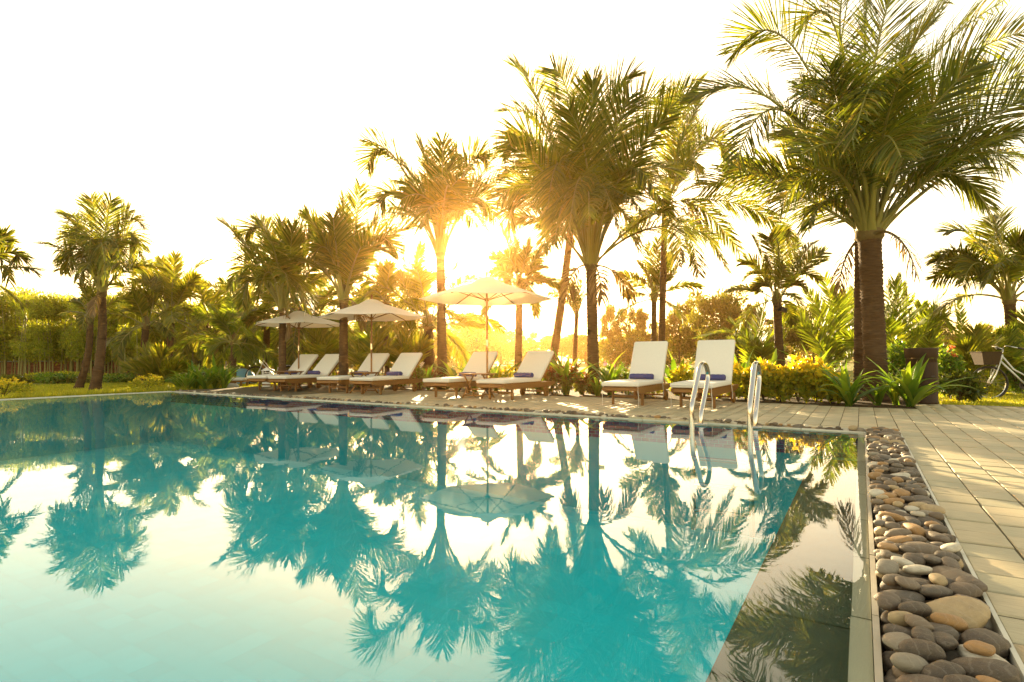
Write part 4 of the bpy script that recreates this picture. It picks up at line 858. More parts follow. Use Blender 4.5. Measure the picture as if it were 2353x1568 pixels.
TL = [(1095, 62, 722, 95, 'round', 'hazy round tree behind the pole of the largest parasol'), (1050, 66, 740, 110, 'dense', 'hazy dark tree low behind the palm in front of the sun'), (1150, 75, 757, 100, 'round', 'hazy tree left of the small palm with the odd frond'),
      (1225, 80, 765, 90, 'airy', 'hazy far tree between the small palm and the leaning trunk'), (1290, 80, 770, 90, 'round', 'hazy far tree right of the leaning trunk'), (1345, 78, 768, 80, 'airy', 'hazy far tree behind the widest-crowned palm trunk'),
      (1415, 44, 698, 90, 'airy', 'airy tree right of the widest-crowned palm trunk'), (1470, 46, 705, 100, 'airy', 'airy tree behind the small bushy palm'), (1440, 42, 765, 130, 'dense', 'dark tree mass behind the left upright lounger'), (1560, 46, 715, 100, 'round', 'rounded tree left of the feathery tree'),
      (1600, 42, 682, 90, 'airy', 'feathery reddish-tipped tree above the right upright lounger'), (1655, 38, 668, 130, 'round', 'tallest light-green tree beyond the golden hedge'), (1700, 36, 755, 130, 'dense', 'dark tree low behind the dark-trunked palm'), (1735, 40, 690, 110, 'airy', 'airy tree behind the dark-trunked palm'),
      (1800, 40, 712, 100, 'airy', 'airy tree right of the dark-trunked palm'), (1865, 38, 700, 100, 'round', 'rounded tree behind the wide young palm'), (1540, 50, 770, 120, 'dense', 'dark tree behind the gap between the upright loungers'), (1940, 34, 705, 90, 'airy', 'airy tree left of the twin trunks'),
      (2062, 26, 628, 46, 'airy', 'thin wispy tree top right of the thick trunk'), (2110, 34, 720, 110, 'round', 'rounded tree behind the bin'), (2190, 60, 765, 110, 'round', 'hazy tree right of the bin'), (2260, 65, 748, 90, 'airy', 'hazy pale tree between the bin and the right-edge palm'), (2300, 60, 757, 100, 'round', 'hazy rounded tree at the right, near the edge palm'),
      (2370, 60, 745, 110, 'round', 'hazy tree at the right edge of the picture'), (2470, 50, 735, 150, 'round', 'hazy tree outside the right edge'), (2600, 50, 735, 180, 'dense', 'dark tree well outside the right edge'),
      (-120, 30, 705, 150, 'dense', 'dark tree beyond the left edge, behind the bamboo'), (-20, 30, 712, 150, 'dense', 'dark tree behind the bamboo at the far left'), (80, 30, 708, 150, 'dense', 'dark tree behind the bamboo, second from the left edge'), (180, 30, 715, 150, 'dense', 'dark tree behind the bamboo left of the lawn palms'), (340, 31, 720, 150, 'dense', 'dark tree behind the dark ringed palm'),
      (560, 30, 715, 120, 'dense', 'dark broad-leaved tree behind the low young palm'), (470, 30, 735, 130, 'dense', 'dark broad-leaved tree behind the strap-leaved clump'), (640, 34, 730, 120, 'dense', 'dark tree behind the leftmost parasol canopy'), (720, 36, 745, 120, 'round', 'olive tree behind the gap between the far parasols'),
      (800, 36, 750, 120, 'dense', 'dark tree behind the middle parasol canopy'), (880, 38, 758, 120, 'round', 'olive tree below the middle parasol'), (960, 42, 760, 130, 'dense', 'dark tree left of the sun palm trunk'), (300, 27, 700, 110, 'round', 'rounded tree behind the two lawn palms'), (250, 28, 715, 90, 'dense', 'dark tree between the bamboo and the lawn palms'),
      (1010, 48, 765, 120, 'round', 'olive tree behind the foot of the sun palm'), (400, 29, 705, 120, 'dense', 'dark tree behind the pale-trunked palm')]
for k, (x, Y, yt, wp, kd, lb_) in enumerate(TL): tree(lb_, x, Y, yt, wp, kd, k)
# far tree belt reading as one mass
rg = np.random.default_rng(77); bl = []
for k in range(230):
    x = rg.uniform(-200, 240); Y = rg.uniform(88, 120); bl.append(((x, Y, rg.uniform(1.2, 3.6)), (rg.uniform(2.5, 5), 3, rg.uniform(1.4, 2.6))))
C, d = blob_pts(rg, 130000, bl); D = nrm(d+rg.normal(0, .8, d.shape)); V, Q = leaves(C, D, rg.uniform(.35, .8, len(C)), .35, rg); mk_np('far_tree_belt', V, Q, M['olive'])['kind'] = 'stuff'
# bamboo clumps on the left
def bamboo_mesh(seed):
    rg = np.random.default_rng(seed); bl = []
    for k in range(26):
        bl.append(((rg.uniform(-.75, .75), rg.uniform(-.6, .6), rg.uniform(1.25, 4.1)), (rg.uniform(.32, .6), rg.uniform(.3, .5), rg.uniform(.2, .45))))
    C, d = blob_pts(rg, 7500, bl); D = nrm(d*.5+rg.normal(0, .6, d.shape)+[0, 0, -.25]); V, Q = leaves(C, D, rg.uniform(.11, .22, len(C)), rg.uniform(.03, .05, len(C)), rg)
    o = mk_np('foliage', V, Q, M['bamboo']); me = o.data; bpy.data.objects.remove(o); return me
BM = [bamboo_mesh(300+k) for k in range(4)]
def culm_mesh(k):
    r = random.Random(k); mb = MB(); h = 3.9; lx, ly = r.uniform(-.5, .5), r.uniform(-.3, .3); pts = []; rad = []
    for i in range(14):
        s = i/13; pts.append((lx*s**2, ly*s**2, h*s)); rad.append(.028*(1-.6*s)*(1.18 if i % 2 else 1))
    mb.tube(pts, rad, 6); o = mb.build('culm', M['culm']); me = o.data; bpy.data.objects.remove(o); return me
CM = [culm_mesh(k) for k in range(6)]
side_names = ['at the far left edge', 'second', 'third', 'fourth', 'fifth', 'sixth', 'seventh', 'eighth', 'ninth', 'tenth', 'eleventh', 'twelfth', 'thirteenth', 'fourteenth', 'fifteenth', 'sixteenth', 'seventeenth']
for k in range(17):
    x = -160+k*42; Y = 24.6+(k % 3)*.9; B0 = np.array([PY(x, 800, Y)[0], Y, GZ]); hs = [.95, 1.02, .9, .98, .94, 1.0, .9, .96, .88, .93, .9, .86, .9, .86, .84, .86, .82][k]
    t = thing('bamboo_clump', 'bamboo clump %s in the row behind the left lawn' % ((side_names[k]+(' from the left' if k else ''))), 'bamboo', B0, 0, 'bamboo clumps along the left boundary')
    t.scale = (1, 1, hs); c = link('foliage', BM[k % 4], t, None, (0, 0, random.uniform(0, 6.28))); c['kind'] = 'stuff'
    for q in range(9): link('culm', random.choice(CM), t, (random.uniform(-.75, .75), random.uniform(-.5, .3), 0), (0, 0, random.uniform(0, 6.28)))
# brick wall behind the bamboo
wl = thing('brick_wall', 'low weathered red brick wall running behind the bamboo on the left', 'wall', (PY(165, 800, 27.6)[0], 27.6, GZ))
x0 = PY(-330, 800, 27.6)[0]; x1 = PY(330, 800, 27.6)[0]; cx = (x0+x1)/2-wl.location[0]
mb = MB(); mb.box((cx, .08, .42), (x1-x0, .12, .84)); mb.build('mortar_core', M['mortar'], wl)
V = []; F_ = []; 
bmesh_ = MB(); bmesh_.box((0, 0, 0), (.212, .02, .062), bev=.004); bo = bmesh_.build('brick', M['brick']); bme = bo.data; bpy.data.objects.remove(bo)
cnt = 0; extra = MB()
for r_ in range(11):
    xx = x0+(.11 if r_ % 2 else 0)
    while xx < x1-.22:
        lx = xx+.11-wl.location[0]; z = .04+r_*.074; px = CX+F*(xx+.11)/27.6
        if cnt < 300 and -10 < px < 330 and r_ > 2: link('brick', bme, wl, (lx, .012+random.uniform(-.004, .004), z)); cnt += 1
        else: extra.box((lx, .012+random.uniform(-.004, .004), z), (.212, .02, .062))
        xx += .224
extra.build('brick_courses', M['brick'], wl)['kind'] = 'stuff'
mb = MB(); mb.box((cx, .08, .86), (x1-x0+.1, .2, .05), bev=.008); mb.build('wall_cap', M['concrete'], wl)

# ------------------------------------------------------------------ sun loungers
def loft(mb, rings, m=0, cap=True):
    n = len(rings[0]); v = [p for r in rings for p in r]; f = [(i*n+k, i*n+(k+1) % n, (i+1)*n+(k+1) % n, (i+1)*n+k) for i in range(len(rings)-1) for k in range(n)]
    if cap: f += [tuple(range(n-1, -1, -1)), tuple((len(rings)-1)*n+k for k in range(n))]
    mb.add(v, f, m)
def cushion(L, Wd, Tk, nx=12, puff=.012, seed=0):
    """rounded box from x=0..L, centred on y, bottom at z=0"""
    mb = MB(); rings = []; r = random.Random(seed)
    rd = .022; xs = [0, .004, .012, rd]+[rd+(L-2*rd)*i/nx for i in range(1, nx)]+[L-rd, L-.012, L-.004, L]
    for x in xs:
        e = min(x, L-x); k = 1-max(0, 1-e/rd)**2*.5 if e < rd else 1; ins = (1-math.sqrt(max(0, 1-(1-min(1, e/rd))**2)))*rd
        hw = Wd/2-ins; z0 = ins*.6; z1 = Tk-ins*.9+puff*math.sin(math.pi*x/L)+r.uniform(-.001, .001); ring = []
        R = .02
        for (cy, cz, a0) in ((hw-R, z1-R, 0), (-hw+R, z1-R, 90), (-hw+R, z0+R, 180), (hw-R, z0+R, 270)):
            for q in range(4):
                an = math.radians(a0+q*30); ring.append((x, cy+R*math.cos(an), cz+R*math.sin(an)))
        # crown of the top
        rings.append(ring)
    loft(mb, rings[::-1]); return mb
def lounger(ang, seed=0):
    t = thing('sun_lounger', 'x', 'sun lounger', (0, 0, 0), ROT, 'teak sun loungers with cream cushions')
    Wd = .62; ZF = .30                       # frame top; legs at x=.35
    for s in (-1, 1):
        mb = MB(); mb.add([(0, s*(Wd/2-.03)-.015, ZF), (1.98, s*(Wd/2-.03)-.015, ZF), (1.98, s*(Wd/2-.03)-.015, ZF-.055), (1.7, s*(Wd/2-.03)-.015, ZF-.10), (.18, s*(Wd/2-.03)-.015, ZF-.10), (0, s*(Wd/2-.03)-.015, ZF-.05),
                           (0, s*(Wd/2-.03)+.015, ZF), (1.98, s*(Wd/2-.03)+.015, ZF), (1.98, s*(Wd/2-.03)+.015, ZF-.055), (1.7, s*(Wd/2-.03)+.015, ZF-.10), (.18, s*(Wd/2-.03)+.015, ZF-.10), (0, s*(Wd/2-.03)+.015, ZF-.05)],
                          [(5, 4, 3, 2, 1, 0), (6, 7, 8, 9, 10, 11)]+[(i, (i+1) % 6, 6+(i+1) % 6, 6+i) for i in range(6)])
        mb.build('side_rail', M['wood'], t)
        mb = MB(); mb.box((.37, s*(Wd/2-.062), (ZF-.02)/2), (.055, .032, ZF-.02), bev=.004); mb.build('leg', M['wood'], t)
        mb = MB(); mb.box((1.62, s*(Wd/2-.062), .16), (.06, .03, .26), bev=.004); mb.build('leg', M['wood'], t)
        mb = MB(); mb.lathe([(.012, -.02), (.085, -.02), (.092, -.012), (.092, .012), (.085, .02), (.012, .02)], 24, 0, (1.62, s*(Wd/2-.03), .092), 'y'); wh = mb.build('wheel', M['wood'], t, False)
        mb = MB(); mb.lathe([(.018, -.026), (.018, .026)], 10, 0, (1.62, s*(Wd/2-.03), .092), 'y'); mb.build('hub', M['darkmetal'], wh)
    for (x, z, hgt, nm) in ((.02, ZF-.03, .05, 'end_rail'), (1.96, ZF-.03, .05, 'end_rail'), (.37, .14, .035, 'stretcher'), (1.62, .10, .03, 'stretcher')):
        mb = MB(); mb.box((x, 0, z), (.028, Wd-.10, hgt), bev=.004); mb.build(nm, M['wood'], t)
    for k in range(15):
        mb = MB(); mb.box((.09+k*.088, 0, ZF+.006), (.062, Wd-.02, .016)); mb.build('slat', M['wood'], t)
    hx = 1.36; z0 = ZF+.016
    c = cushion(1.37, Wd, .066, 12, .01, seed); o = c.build('seat_cushion', M['cushion'], t, True, (0, 0, z0))
    R = roty(-ang); bk = thing('backrest', '', '', (hx, 0, z0+.004)); del bk['label']; del bk['category']; bk.parent = t; bk.rotation_euler = (0, -ang, 0)
    # backrest: frame, slats, cushion (sub-parts share the hinge)
    mb = MB()
    for s in (-1, 1): mb.box((.40, s*(Wd/2-.045), -.03), (.80, .028, .045), bev=.004)
    mb.box((.79, 0, -.03), (.03, Wd-.12, .045), bev=.004); mb.build('back_frame', M['wood'], bk)
    mb = MB()
    for k in range(8): mb.box((.06+k*.095, 0, 0), (.062, Wd-.08, .014))
    mb.build('back_slats', M['wood'], bk)
    c = cushion(.80, Wd, .066, 8, .008, seed+5); c.build('back_cushion', M['cushion'], bk, True, (.012, 0, .010))
    # piping seams
    for (nm, par, x0_, x1_, zz) in (('piping', t, 0.004, 1.366, z0+.060), ('piping', bk, .016, .808, .068)):
        mb = MB(); h2 = Wd/2-.003; pts = [(x0_+.02, -h2, zz), (x1_-.02, -h2, zz), (x1_, -h2+.02, zz), (x1_, h2-.02, zz), (x1_-.02, h2, zz), (x0_+.02, h2, zz), (x0_, h2-.02, zz), (x0_, -h2+.02, zz), (x0_+.02, -h2, zz)]
        mb.tube(pts, .0035, 5); mb.build(nm, M['piping'], par)
    # prop strut under the back
    bx, bz = hx+.45*math.cos(ang), z0+.45*math.sin(ang)-.03
    for y_ in (-.2, .2): mb = MB(); mb.tube([(bx, y_, bz), (min(hx+.52, 1.85), y_, ZF-.03)], .012, 6); mb.build('prop', M['wood'], t)
    return t
def ties(t):
    for (x, y, l) in ((.02, -.29, .30), (.02, .28, .30), (1.30, -.315, .22), (1.30, .315, .2)):
        mb = MB(); r = random.Random(int(l*1e4)); mb.tube([(x, y, .32), (x-.02, y*1.03, .31-l*.3), (x-.005, y*1.05, .31-l*.65), (x-.015, y*1.04, .31-l)], .0045, 5); mb.build('tie_strap', M['piping'], t)
LOW_A, HI_A = math.radians(43.5), math.radians(62)
lo = lounger(LOW_A, 1); hi = lounger(HI_A, 2)
LG = [(12.77, LOW_A, 'first lounger from the left, half hidden behind the next one and a small table'), (11.95, LOW_A, 'second lounger from the left, blue towel roll in full view on its seat'),
      (10.12, LOW_A, 'third lounger from the left, its seat crossed by the table under the middle parasol'), (9.06, LOW_A, 'fourth lounger from the left, right of the middle parasol pole'),
      (7.0, LOW_A, 'fifth lounger from the left, behind the pole of the largest parasol'), (5.72, LOW_A, 'sixth lounger from the left, just before the widest-crowned palm trunk'),
      (3.24, HI_A, 'upright-backed lounger with white ties, the left one of the right-hand pair'), (2.14, HI_A, 'upright-backed lounger partly behind a chrome handrail, nearest the golden hedge')]
lou = []
for k, (b, ang, lb_) in enumerate(LG):
    src = lo if ang == LOW_A else hi; o = src if (k == 0 or k == 6) else copy_tree(src); p = W(1.53, b, DT)
    o.location = p; o['label'] = lb_; o.rotation_euler = (0, 0, ROT+[.20, .10, .16, .14, .07, .0, .02, -.01][k]); lou.append(o)
ties(lou[6]); ties(lou[7])
# towels
def towel():
    mb = MB(); n = 20; rings = []; r = random.Random(3)
    for i in range(n+1):
        s = i/n; x = (s-.5)*.40; e = min(s, 1-s); rr = .055*(1 if e > .04 else .86)*(1+.03*math.sin(s*31)); rings.append([(rr*1.25*math.cos(q*2*math.pi/16)+0, x, max(-.044, rr*.95*math.sin(q*2*math.pi/16))+.044) for q in range(16)])
    loft(mb, rings); 
    return mb.build('rolled_towel', M['towel'], None, True)
tw = towel()
# a loose outer flap on the roll
TB = ['mostly hidden blue towel roll on the first lounger from the left', 'blue towel roll on the second lounger from the left', 'blue towel roll behind the middle parasol pole, on the third lounger', 'blue towel roll on the fourth lounger from the left',
      'blue towel roll behind the table by the largest parasol, on the fifth lounger', 'blue towel roll on the sixth lounger, tinted violet by the glare', 'blue towel roll on the left upright lounger', 'blue towel roll behind the chrome handrail, on the right upright lounger']
for k in range(8):
    o = tw if k == 0 else tw.copy()
    if k: COL.objects.link(o)
    b = LG[k][0]; q_ = [.20, .10, .16, .14, .07, .0, .02, -.01][k]; o.location = W(1.53+1.20*math.cos(q_), b+1.20*math.sin(q_)+[.0, .02, 0, 0, .02, .0, .03, -.03][k], DT+.384+.008); o.rotation_euler = (0, 0, ROT+random.uniform(-.06, .06)); tag(o, TB[k], 'towel', 'blue rolled towels on the loungers')
    o.scale = (1, random.uniform(.95, 1.05), 1)

# ------------------------------------------------------------------ parasols
def parasol(label, p, htop, rim, Rr, rot, seed):
    t = thing('parasol', label, 'parasol', p, 0, 'cream parasols between the loungers'); HR = htop-.10
    mb = MB(); mb.tube([(0, 0, .05), (0, 0, 1.1)], .021, 14); mb.build('lower_pole', M['wood'], t, False)
    mb = MB(); mb.tube([(0, 0, 1.02), (0, 0, 1.16)], .027, 14); mb.build('ferrule', M['steel'], t)
    mb = MB(); mb.tube([(0, 0, 1.16), (0, 0, htop)], .021, 14); mb.build('upper_pole', M['wood'], t)
    mb = MB(); mb.lathe([(.02, htop-.02), (.024, htop+.0), (.024, htop+.04), (.012, htop+.07)], 12); mb.build('finial', M['wood'], t, True)
    mb = MB(); mb.box((0, 0, .03), (.42, .42, .055), bev=.012); mb.build('base', M['concrete'], t)
    mb = MB(); mb.tube([(0, 0, .05), (0, 0, .30)], .03, 14); mb.build('base_socket', M['darkmetal'], t)
    # canopy, six gores, sagging a little between the ribs
    nseg = 10; V = []; F__ = []; n6 = 6
    def pt(k, s, f):
        a0 = rot+k*math.pi/3; a1 = a0+math.pi/3; r = .17+(Rr-.17)*s; z = HR-.03-(HR-.03-rim)*(s**1.08)
        A = np.array([r*math.cos(a0), r*math.sin(a0), z]); B = np.array([r*math.cos(a1), r*math.sin(a1), z]); q = A*(1-f)+B*f; q[2] -= .035*math.sin(math.pi*f)*s*(1-.3*s); return q
    nf = 6
    for k in range(n6):
        for i in range(nseg+1):
            for j in range(nf+1): V.append(pt(k, i/nseg, j/nf))
        b0 = k*(nseg+1)*(nf+1)
        for i in range(nseg):
            for j in range(nf): a = b0+i*(nf+1)+j; F__.append((a, a+nf+1, a+nf+2, a+1))
    mk('canopy', V, F__, M['canvas'], t, None, True)
    # valance hem and raised vent cap
    mb = MB()
    for k in range(n6): mb.tube([pt(k, 1, j/nf) for j in range(nf+1)], .006, 5)
    mb.build('hem', M['piping'], t)
    V = []; F__ = []
    for k in range(12):
        q = rot+k*math.pi/6; rr = .30 if k % 2 == 0 else .265
        V += [(0.03*math.cos(q), .03*math.sin(q), HR+.055), (.14*math.cos(q), .14*math.sin(q), HR+.035), (rr*math.cos(q), rr*math.sin(q), HR-.055-(.0 if k % 2 == 0 else .012))]
    for k in range(12):
        a, b = k*3, ((k+1) % 12)*3; F__ += [(a, a+1, b+1, b), (a+1, a+2, b+2, b+1)]
    mk('vent_cap', V, F__, M['canvas'], t, None, True)
    mb = MB(); mb.lathe([(.022, -.04), (.045, -.03), (.045, .03), (.022, .04)], 14, 0, (0, 0, HR-.05)); mb.build('top_hub', M['wood'], t)
    mb = MB(); mb.lathe([(.022, -.035), (.05, -.03), (.05, .03), (.022, .035)], 14, 0, (0, 0, HR-.42)); mb.build('runner', M['wood'], t)
    for k in range(6):
        q = rot+k*math.pi/3; c, s = math.cos(q), math.sin(q); mb = MB(); mb.tube([(.04*c, .04*s, HR-.06), ((Rr-.02)*c, (Rr-.02)*s, rim-.012)], .011, 6); rb = mb.build('rib', M['wood'], t)
        mb = MB(); f = .45; mb.tube([(.05*c, .05*s, HR-.42), (Rr*f*c, Rr*f*s, HR-.06+(rim-HR)*f-.01)], .009, 6); mb.build('strut', M['wood'], rb)
    return t
parasol('largest parasol, between the fifth and sixth loungers, glowing beside the sun', W(2.58, 6.5, DT), 2.50, 2.0, 1.38, math.radians(4), 1)
parasol('middle parasol, between the third and fourth loungers', W(2.93, 10.2, DT), 2.30, 1.82, 1.33, math.radians(2), 2)
parasol('leftmost and smallest-looking parasol, between the first and second loungers', W(2.98, 13.05, DT), 2.16, 1.74, 1.24, math.radians(-3), 3)
# ------------------------------------------------------------------ side tables
def side_table():
    t = thing('side_table', 'x', 'table', (0, 0, 0), ROT, 'folding teak side tables')
    for k in range(7): mb = MB(); mb.box((-.186+.062*k, 0, .475), (.055, .60, .018), bev=.003); mb.build('slat', M['wood'], t)
    for s in (-1, 1):
        mb = MB(); mb.box((0, s*.22, .455), (.42, .03, .022)); mb.build('batten', M['wood'], t)
        for q in (-1, 1):
            mb = MB(); y = s*.22+q*.02; mb.tube([(-.20*q, y, 0), (.20*q, y, .45)], .017, 6); mb.build('leg', M['wood'], t)
    for x in (-.16, .16): mb = MB(); mb.box((x, 0, .06), (.02, .48, .025)); mb.build('stretcher', M['wood'], t)
    return t
st0 = side_table()
for k, (a, b, lb_) in enumerate(((2.1, 6.38, 'small folding teak table in front of the largest parasol pole'), (2.15, 9.62, 'small folding teak table beside the middle parasol pole'), (2.3, 12.5, 'small folding teak table under the leftmost parasol'))):
    o = st0 if k == 0 else copy_tree(st0); o.location = W(a, b, DT); o['label'] = lb_; o.rotation_euler = (0, 0, ROT+[.04, -.03, .02][k])

# ------------------------------------------------------------------ pool handrails
prof = [(-.50, -1.1), (-.50, -.3), (-.505, .20), (-.49, .27), (-.40, .36), (-.27, .49), (-.17, .61), (-.10, .68), (-.02, .715), (.08, .725), (.19, .70), (.27, .645), (.30, .58), (.27, .50), (.15, .37), (.0, .22), (-.07, .15), (-.095, .09), (-.10, 0.012)]
def smooth(pts, n=4):
    P = np.array(pts, float)
    for _ in range(2):
        Q_ = [P[0]]
        for i in range(len(P)-1): Q_ += [P[i]*.75+P[i+1]*.25, P[i]*.25+P[i+1]*.75]
        P = np.array(Q_+[P[-1]])
    return P
lad = thing('pool_ladder', 'polished chrome pool ladder with two tall looped handrails at the water edge', 'pool ladder', W(-.1, 1.3, 0), ROT)
for b_, kx in ((1.61, 1.), (1.02, .86)):
    pp = smooth([((a+.1)*kx, 0, z) for a, z in prof]); mb = MB(); mb.tube([(p[0], b_-1.3, p[2]) for p in pp], .0275, 18)
    hr = mb.build('handrail', M['steel'], lad, True)
    mb = MB(); mb.lathe([(.028, .010), (.075, .010), (.075, .014), (.045, .022), (.029, .024)], 24, 0, (0, b_-1.3, .003)); mb.build('flange', M['steel'], hr, True)
for z in (-.32, -.6, -.88):
    mb = MB(); mb.box((-.40, .015, z), (.09, .56, .03), bev=.008); mb.build('tread', M['steel'], lad)

# ------------------------------------------------------------------ bin
t = thing('litter_bin', 'tall brown metal litter bin half hidden by strap leaves', 'bin', (PY(2119, 900, 9.1)[0], 9.1, DT), .25); t.scale = (.80, .80, .98)
mb = MB(); mb.lathe([(.27, 0), (.275, .02), (.262, .05), (.262, .74), (.272, .75)], 36); mb.build('body', M['bin'], t, True)
mb = MB(); mb.lathe([(.274, .752), (.282, .76), (.285, .86), (.292, .90), (.292, .915), (.27, .918), (.265, .86), (.26, .80), (.0, .78)], 36, cap=False); mb.build('rim_band', M['bin'], t, True)
V = []; F__ = []
for i in range(9):
    for j, z in enumerate((.30, .34, .60, .66, .68)):
        q = math.radians(-130+i*9.5); rr = .272+(.0 if (i in (0, 8) or j in (0, 4)) else -.0)
        V.append((rr*math.cos(q), rr*math.sin(q), z-(.02 if (i in (0, 8) and j > 2) else 0)))
for i in range(8):
    for j in range(4): a = i*5+j; F__.append((a, a+5, a+6, a+1))
mk('door_panel', V, F__, M['bin'], t)
mb = MB(); mb.box((-.05, -.275, .45), (.10, .015, .02), bev=.004); mb.build('door_handle', M['darkmetal'], t)

# ------------------------------------------------------------------ bicycles (x forward to the left)
def bicycle(label, loc, rz, basket=True, cat='bicycle'):
    t = thing('bicycle', label, cat, loc, rz, 'white bicycles on the grass'); R = .31
    for x, nm in ((0, 'front'), (1.02, 'rear')):
        mb = MB(); n = 40; mb.tube([(x+R*math.cos(2*math.pi*k/n), 0, R+R*math.sin(2*math.pi*k/n)) for k in range(n+1)], .019, 8, cap=False); wh = mb.build('wheel', M['black'], t, True)
        mb = MB(); mb.tube([(x+(R-.03)*math.cos(2*math.pi*k/n), 0, R+(R-.03)*math.sin(2*math.pi*k/n)) for k in range(n+1)], .009, 6, cap=False); mb.build('rim', M['steel'], wh)
        mb = MB()
        for k in range(18): q = 2*math.pi*k/18; mb.tube([(x+.015*math.cos(q+1), .02*(1 if k % 2 else -1), R+.015*math.sin(q+1)), (x+(R-.03)*math.cos(q), 0, R+(R-.03)*math.sin(q))], .0016, 3)
        mb.tube([(x, -.05, R), (x, .05, R)], .014, 8); mb.build('spokes', M['steel'], wh)
    mb = MB()
    for s in (-1, 1): mb.tube([(0, s*.05, R), (.09, s*.05, R+.16), (.17, s*.03, R+.36), (.19, 0, R+.42)], .011, 8)
    mb.tube([(.19, 0, R+.38), (.24, 0, R+.54)], .016, 8); mb.build('fork', M['white'], t, True)
    mb = MB(); bb = (.62, 0, .27); mb.tube([(.20, 0, R+.42), bb], .017, 8); mb.tube([(.23, 0, R+.52), (.42, 0, R+.26), (.66, 0, .42)], .014, 8); mb.tube([bb, (.74, 0, .78)], .015, 8)
    for s in (-1, 1): mb.tube([bb, (1.02, s*.05, R)], .009, 6); mb.tube([(.70, 0, .60), (1.02, s*.05, R)], .008, 6)
    mb.build('frame', M['white'], t, True)
    mb = MB(); hx = .25; mb.tube([(.23, 0, .82), (.25, 0, .95)], .012, 8)
    for s in (-1, 1): mb.tube([(.25, 0, .95), (.21, s*.10, 1.0), (.20, s*.2, 1.01), (.28, s*.27, .98), (.42, s*.28, .95)], .011, 8)
    hb = mb.build('handlebar', M['steel'], t, True)
    for s in (-1, 1): mb = MB(); mb.tube([(.32, s*.275, .972), (.44, s*.28, .946)], .017, 8); mb.build('grip', M['black'], hb)
    mb = MB(); mb.add([(.62, -.02, .86), (.62, .02, .86), (.90, .09, .90), (.90, -.09, .90), (.62, -.015, .82), (.62, .015, .82), (.88, .07, .82), (.88, -.07, .82)], [(0, 1, 2, 3), (7, 6, 5, 4), (0, 4, 5, 1), (1, 5, 6, 2), (2, 6, 7, 3), (3, 7, 4, 0)]); mb.tube([(.74, 0, .76), (.76, 0, .86)], .012, 8); mb.build('saddle', M['black'], t)
    mb = MB(); mb.lathe([(.02, -.006), (.09, -.005), (.09, .005), (.02, .006)], 24, 0, (.62, .04, .27), 'y'); mb.tube([(.62, .06, .27), (.66, .06, .12)], .008, 6); mb.tube([(.62, -.06, .27), (.58, -.06, .42)], .008, 6); mb.box((.66, .10, .12), (.08, .07, .018)); mb.box((.58, -.10, .42), (.08, .07, .018)); mb.tube([(.62, -.06, .27), (.62, .06, .27)], .02, 8); mb.build('crankset', M['darkmetal'], t)
    mb = MB(); n = 14; mb.tube([(1.02+.345*math.cos(math.radians(20+k*11)), 0, R+.345*math.sin(math.radians(20+k*11))) for k in range(n)], .016, 6); mb.build('mudguard', M['white'], t, True)
    if basket:
        mb = MB(); b0 = [(-.16, -.13), (.10, -.13), (.10, .13), (-.16, .13)]; b1 = [(-.21, -.17), (.13, -.17), (.13, .17), (-.21, .17)]
        lo_ = [(x, y, .66) for x, y in b0]; hi_ = [(x, y, .90) for x, y in b1]; li = [(x*.96, y*.95, .67) for x, y in b0]; hj = [(x*.96, y*.95, .90) for x, y in b1]
        mb.add(lo_+hi_+li+hj, [(3, 2, 1, 0)]+[(i, (i+1) % 4, 4+(i+1) % 4, 4+i) for i in range(4)]+[(8, 9, 10, 11)]+[(8+i, 12+i, 12+(i+1) % 4, 8+(i+1) % 4) for i in range(4)]+[(4+i, 4+(i+1) % 4, 12+(i+1) % 4, 12+i) for i in range(4)])
        mb.build('basket', M['wicker'], t)
        mb = MB(); mb.tube([(-.21, -.17, .90), (.13, -.17, .90), (.13, .17, .90), (-.21, .17, .90), (-.21, -.17, .90)], .010, 6); mb.build('basket_rim', M['wicker'], t)
    return t
p = PY(2273, 880, 10.6); bicycle('white bicycle with a woven front basket parked on the right lawn', (p[0], p[1], GZ), math.radians(-9))
p = PY(588, 870, 18.5); bicycle('distant white bicycle partly behind the louvred garden lamp', (p[0], p[1], GZ), math.radians(35), False)

# ------------------------------------------------------------------ garden lamp, cover, stone, far sunbed, trunk lights
p = PY(612, 880, 16.3); t = thing('garden_lamp', 'small white louvred lantern box with a pyramid roof, left of the first lounger', 'lamp', (p[0], p[1], GZ), .3)
mb = MB(); mb.box((0, 0, .10), (.20, .20, .20)); mb.build('pedestal', M['white'], t)
mb = MB()
for sx in (-1, 1):
    for sy in (-1, 1): mb.box((sx*.10, sy*.10, .36), (.025, .025, .32))
mb.build('corner_posts', M['white'], t)
for k in range(6):
    mb = MB(); mb.box((0, 0, .24+k*.045), (.19, .19, .018), rot=None); mb.build('louvre', M['white'], t)
mb = MB(); mb.add([(-.15, -.15, .52), (.15, -.15, .52), (.15, .15, .52), (-.15, .15, .52), (0, 0, .62)], [(3, 2, 1, 0), (0, 1, 4), (1, 2, 4), (2, 3, 4), (3, 0, 4)]); mb.build('roof', M['white'], t)
p = PY(557, 872, 19.5); mb = MB(); prof_ = [(1.0*math.cos(q*math.pi/16), .55*math.sin(q*math.pi/16)) for q in range(9)]; mb.lathe([(r_*.5, z_) for r_, z_ in prof_], 20); o = mb.build('blue_cover', M['bluecover'], None, True, (p[0], p[1], GZ)); o.scale = (1.0, .7, 1.0); tag(o, 'rounded pale blue cover on the grass behind the louvred lamp', 'cover')
p = PY(535, 878, 16.2); o = link('white_stone', pebmesh(77), None, (p[0], p[1], GZ+.06), (0, 0, .4), (.17, .12, .085)); o.data.materials.clear(); o.data.materials.append(M['rock']); tag(o, 'pale rounded rock beside the foot of the low young palm', 'rock')
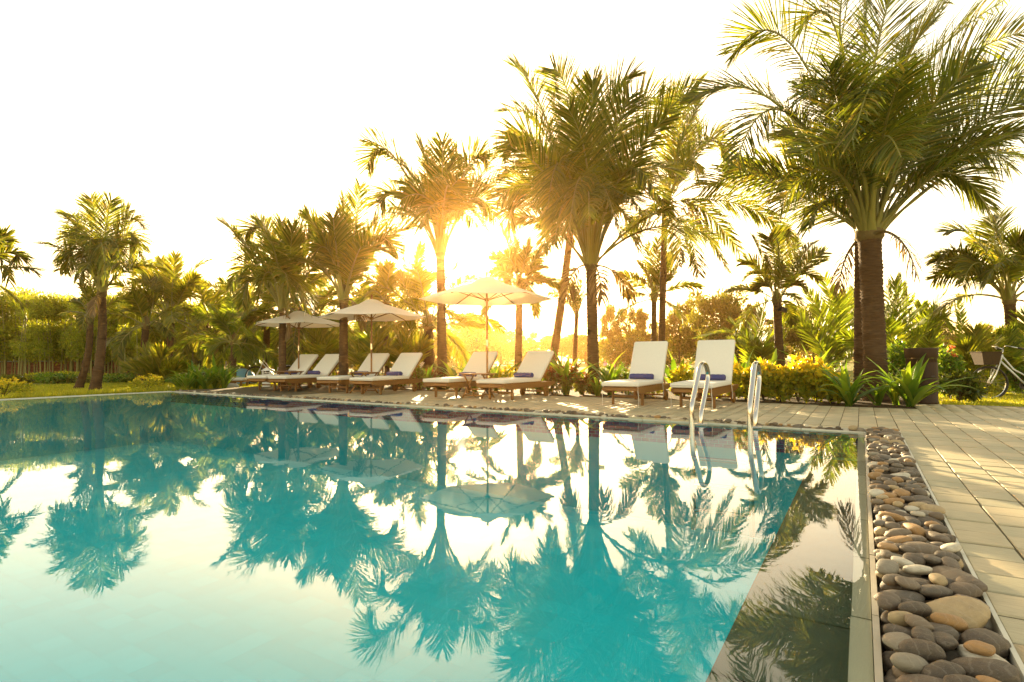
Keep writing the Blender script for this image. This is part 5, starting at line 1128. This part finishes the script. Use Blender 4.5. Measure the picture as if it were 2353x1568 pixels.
p = PY(497, 872, 17.0); t = thing('far_sunbed', 'end of a white cushioned sunbed showing behind the strap-leaved clump', 'sunbed', (p[0], p[1], GZ), .1)
c = cushion(.9, .6, .07); c.build('cushion', M['cushion'], t, True, (0, 0, .22)); mb = MB(); mb.box((.45, 0, .19), (.9, .58, .05)); mb.build('frame', M['wood'], t)
for x in (.08, .82):
    for y in (-.25, .25): mb = MB(); mb.box((x, y, .08), (.05, .05, .17)); mb.build('leg', M['wood'], t)
for (px_, py_, Y_, lb_) in ((1298, 647, 21.6, 'small dark floodlight fixed to the leaning palm trunk'), (1797, 712, 17.85, 'small floodlight bracketed to the dark-trunked palm')):
    p = PY(px_, py_, Y_); t = thing('trunk_floodlight', lb_, 'floodlight', p, 0, 'floodlights on palm trunks'); s_ = Y_/14
    mb = MB(); mb.box((.03*s_, 0, .0), (.16*s_, .10*s_, .12*s_), rot=roty(.35), bev=.01); mb.build('housing', M['darkmetal'], t)
    mb = MB(); mb.tube([(-.12*s_, 0, -.02), (-.02*s_, 0, -.01)], .012*s_, 6); mb.build('bracket', M['darkmetal'], t)
# pool-side rock edges and other small planting done; thin steel wire fence by the wall
fx0, fx1 = PY(330, 800, 24.)[0], PY(520, 800, 24.)[0]
t = thing('wire_fence', 'low wire fence continuing right from the brick wall, in front of the bamboo', 'fence', ((fx0+fx1)/2, 24., GZ))
for k in range(6): mb = MB(); mb.box(((fx0+(fx1-fx0)*k/5)-t.location[0], 0, .4), (.05, .05, .8), bev=.006); mb.build('post', M['concrete'], t)
for z in (.3, .55, .78): mb = MB(); mb.tube([(fx0-t.location[0], 0, z), (fx1-t.location[0], 0, z)], .006, 4); mb.build('wire', M['darkmetal'], t)

# ------------------------------------------------------------------ haze
HAZE = .0009
m, t, o = mat('warm_haze'); vp = N(t, 'ShaderNodeVolumePrincipled'); vp.inputs['Color'].default_value = (1., .52, .17, 1); vp.inputs['Density'].default_value = HAZE; vp.inputs['Anisotropy'].default_value = .86
t.links.new(vp.outputs[0], o.inputs['Volume'])
mb = MB(); mb.box((0, 150, 4.6), (560, 330, 13.5)); hz = mb.build('haze', m); hz['kind'] = 'stuff'
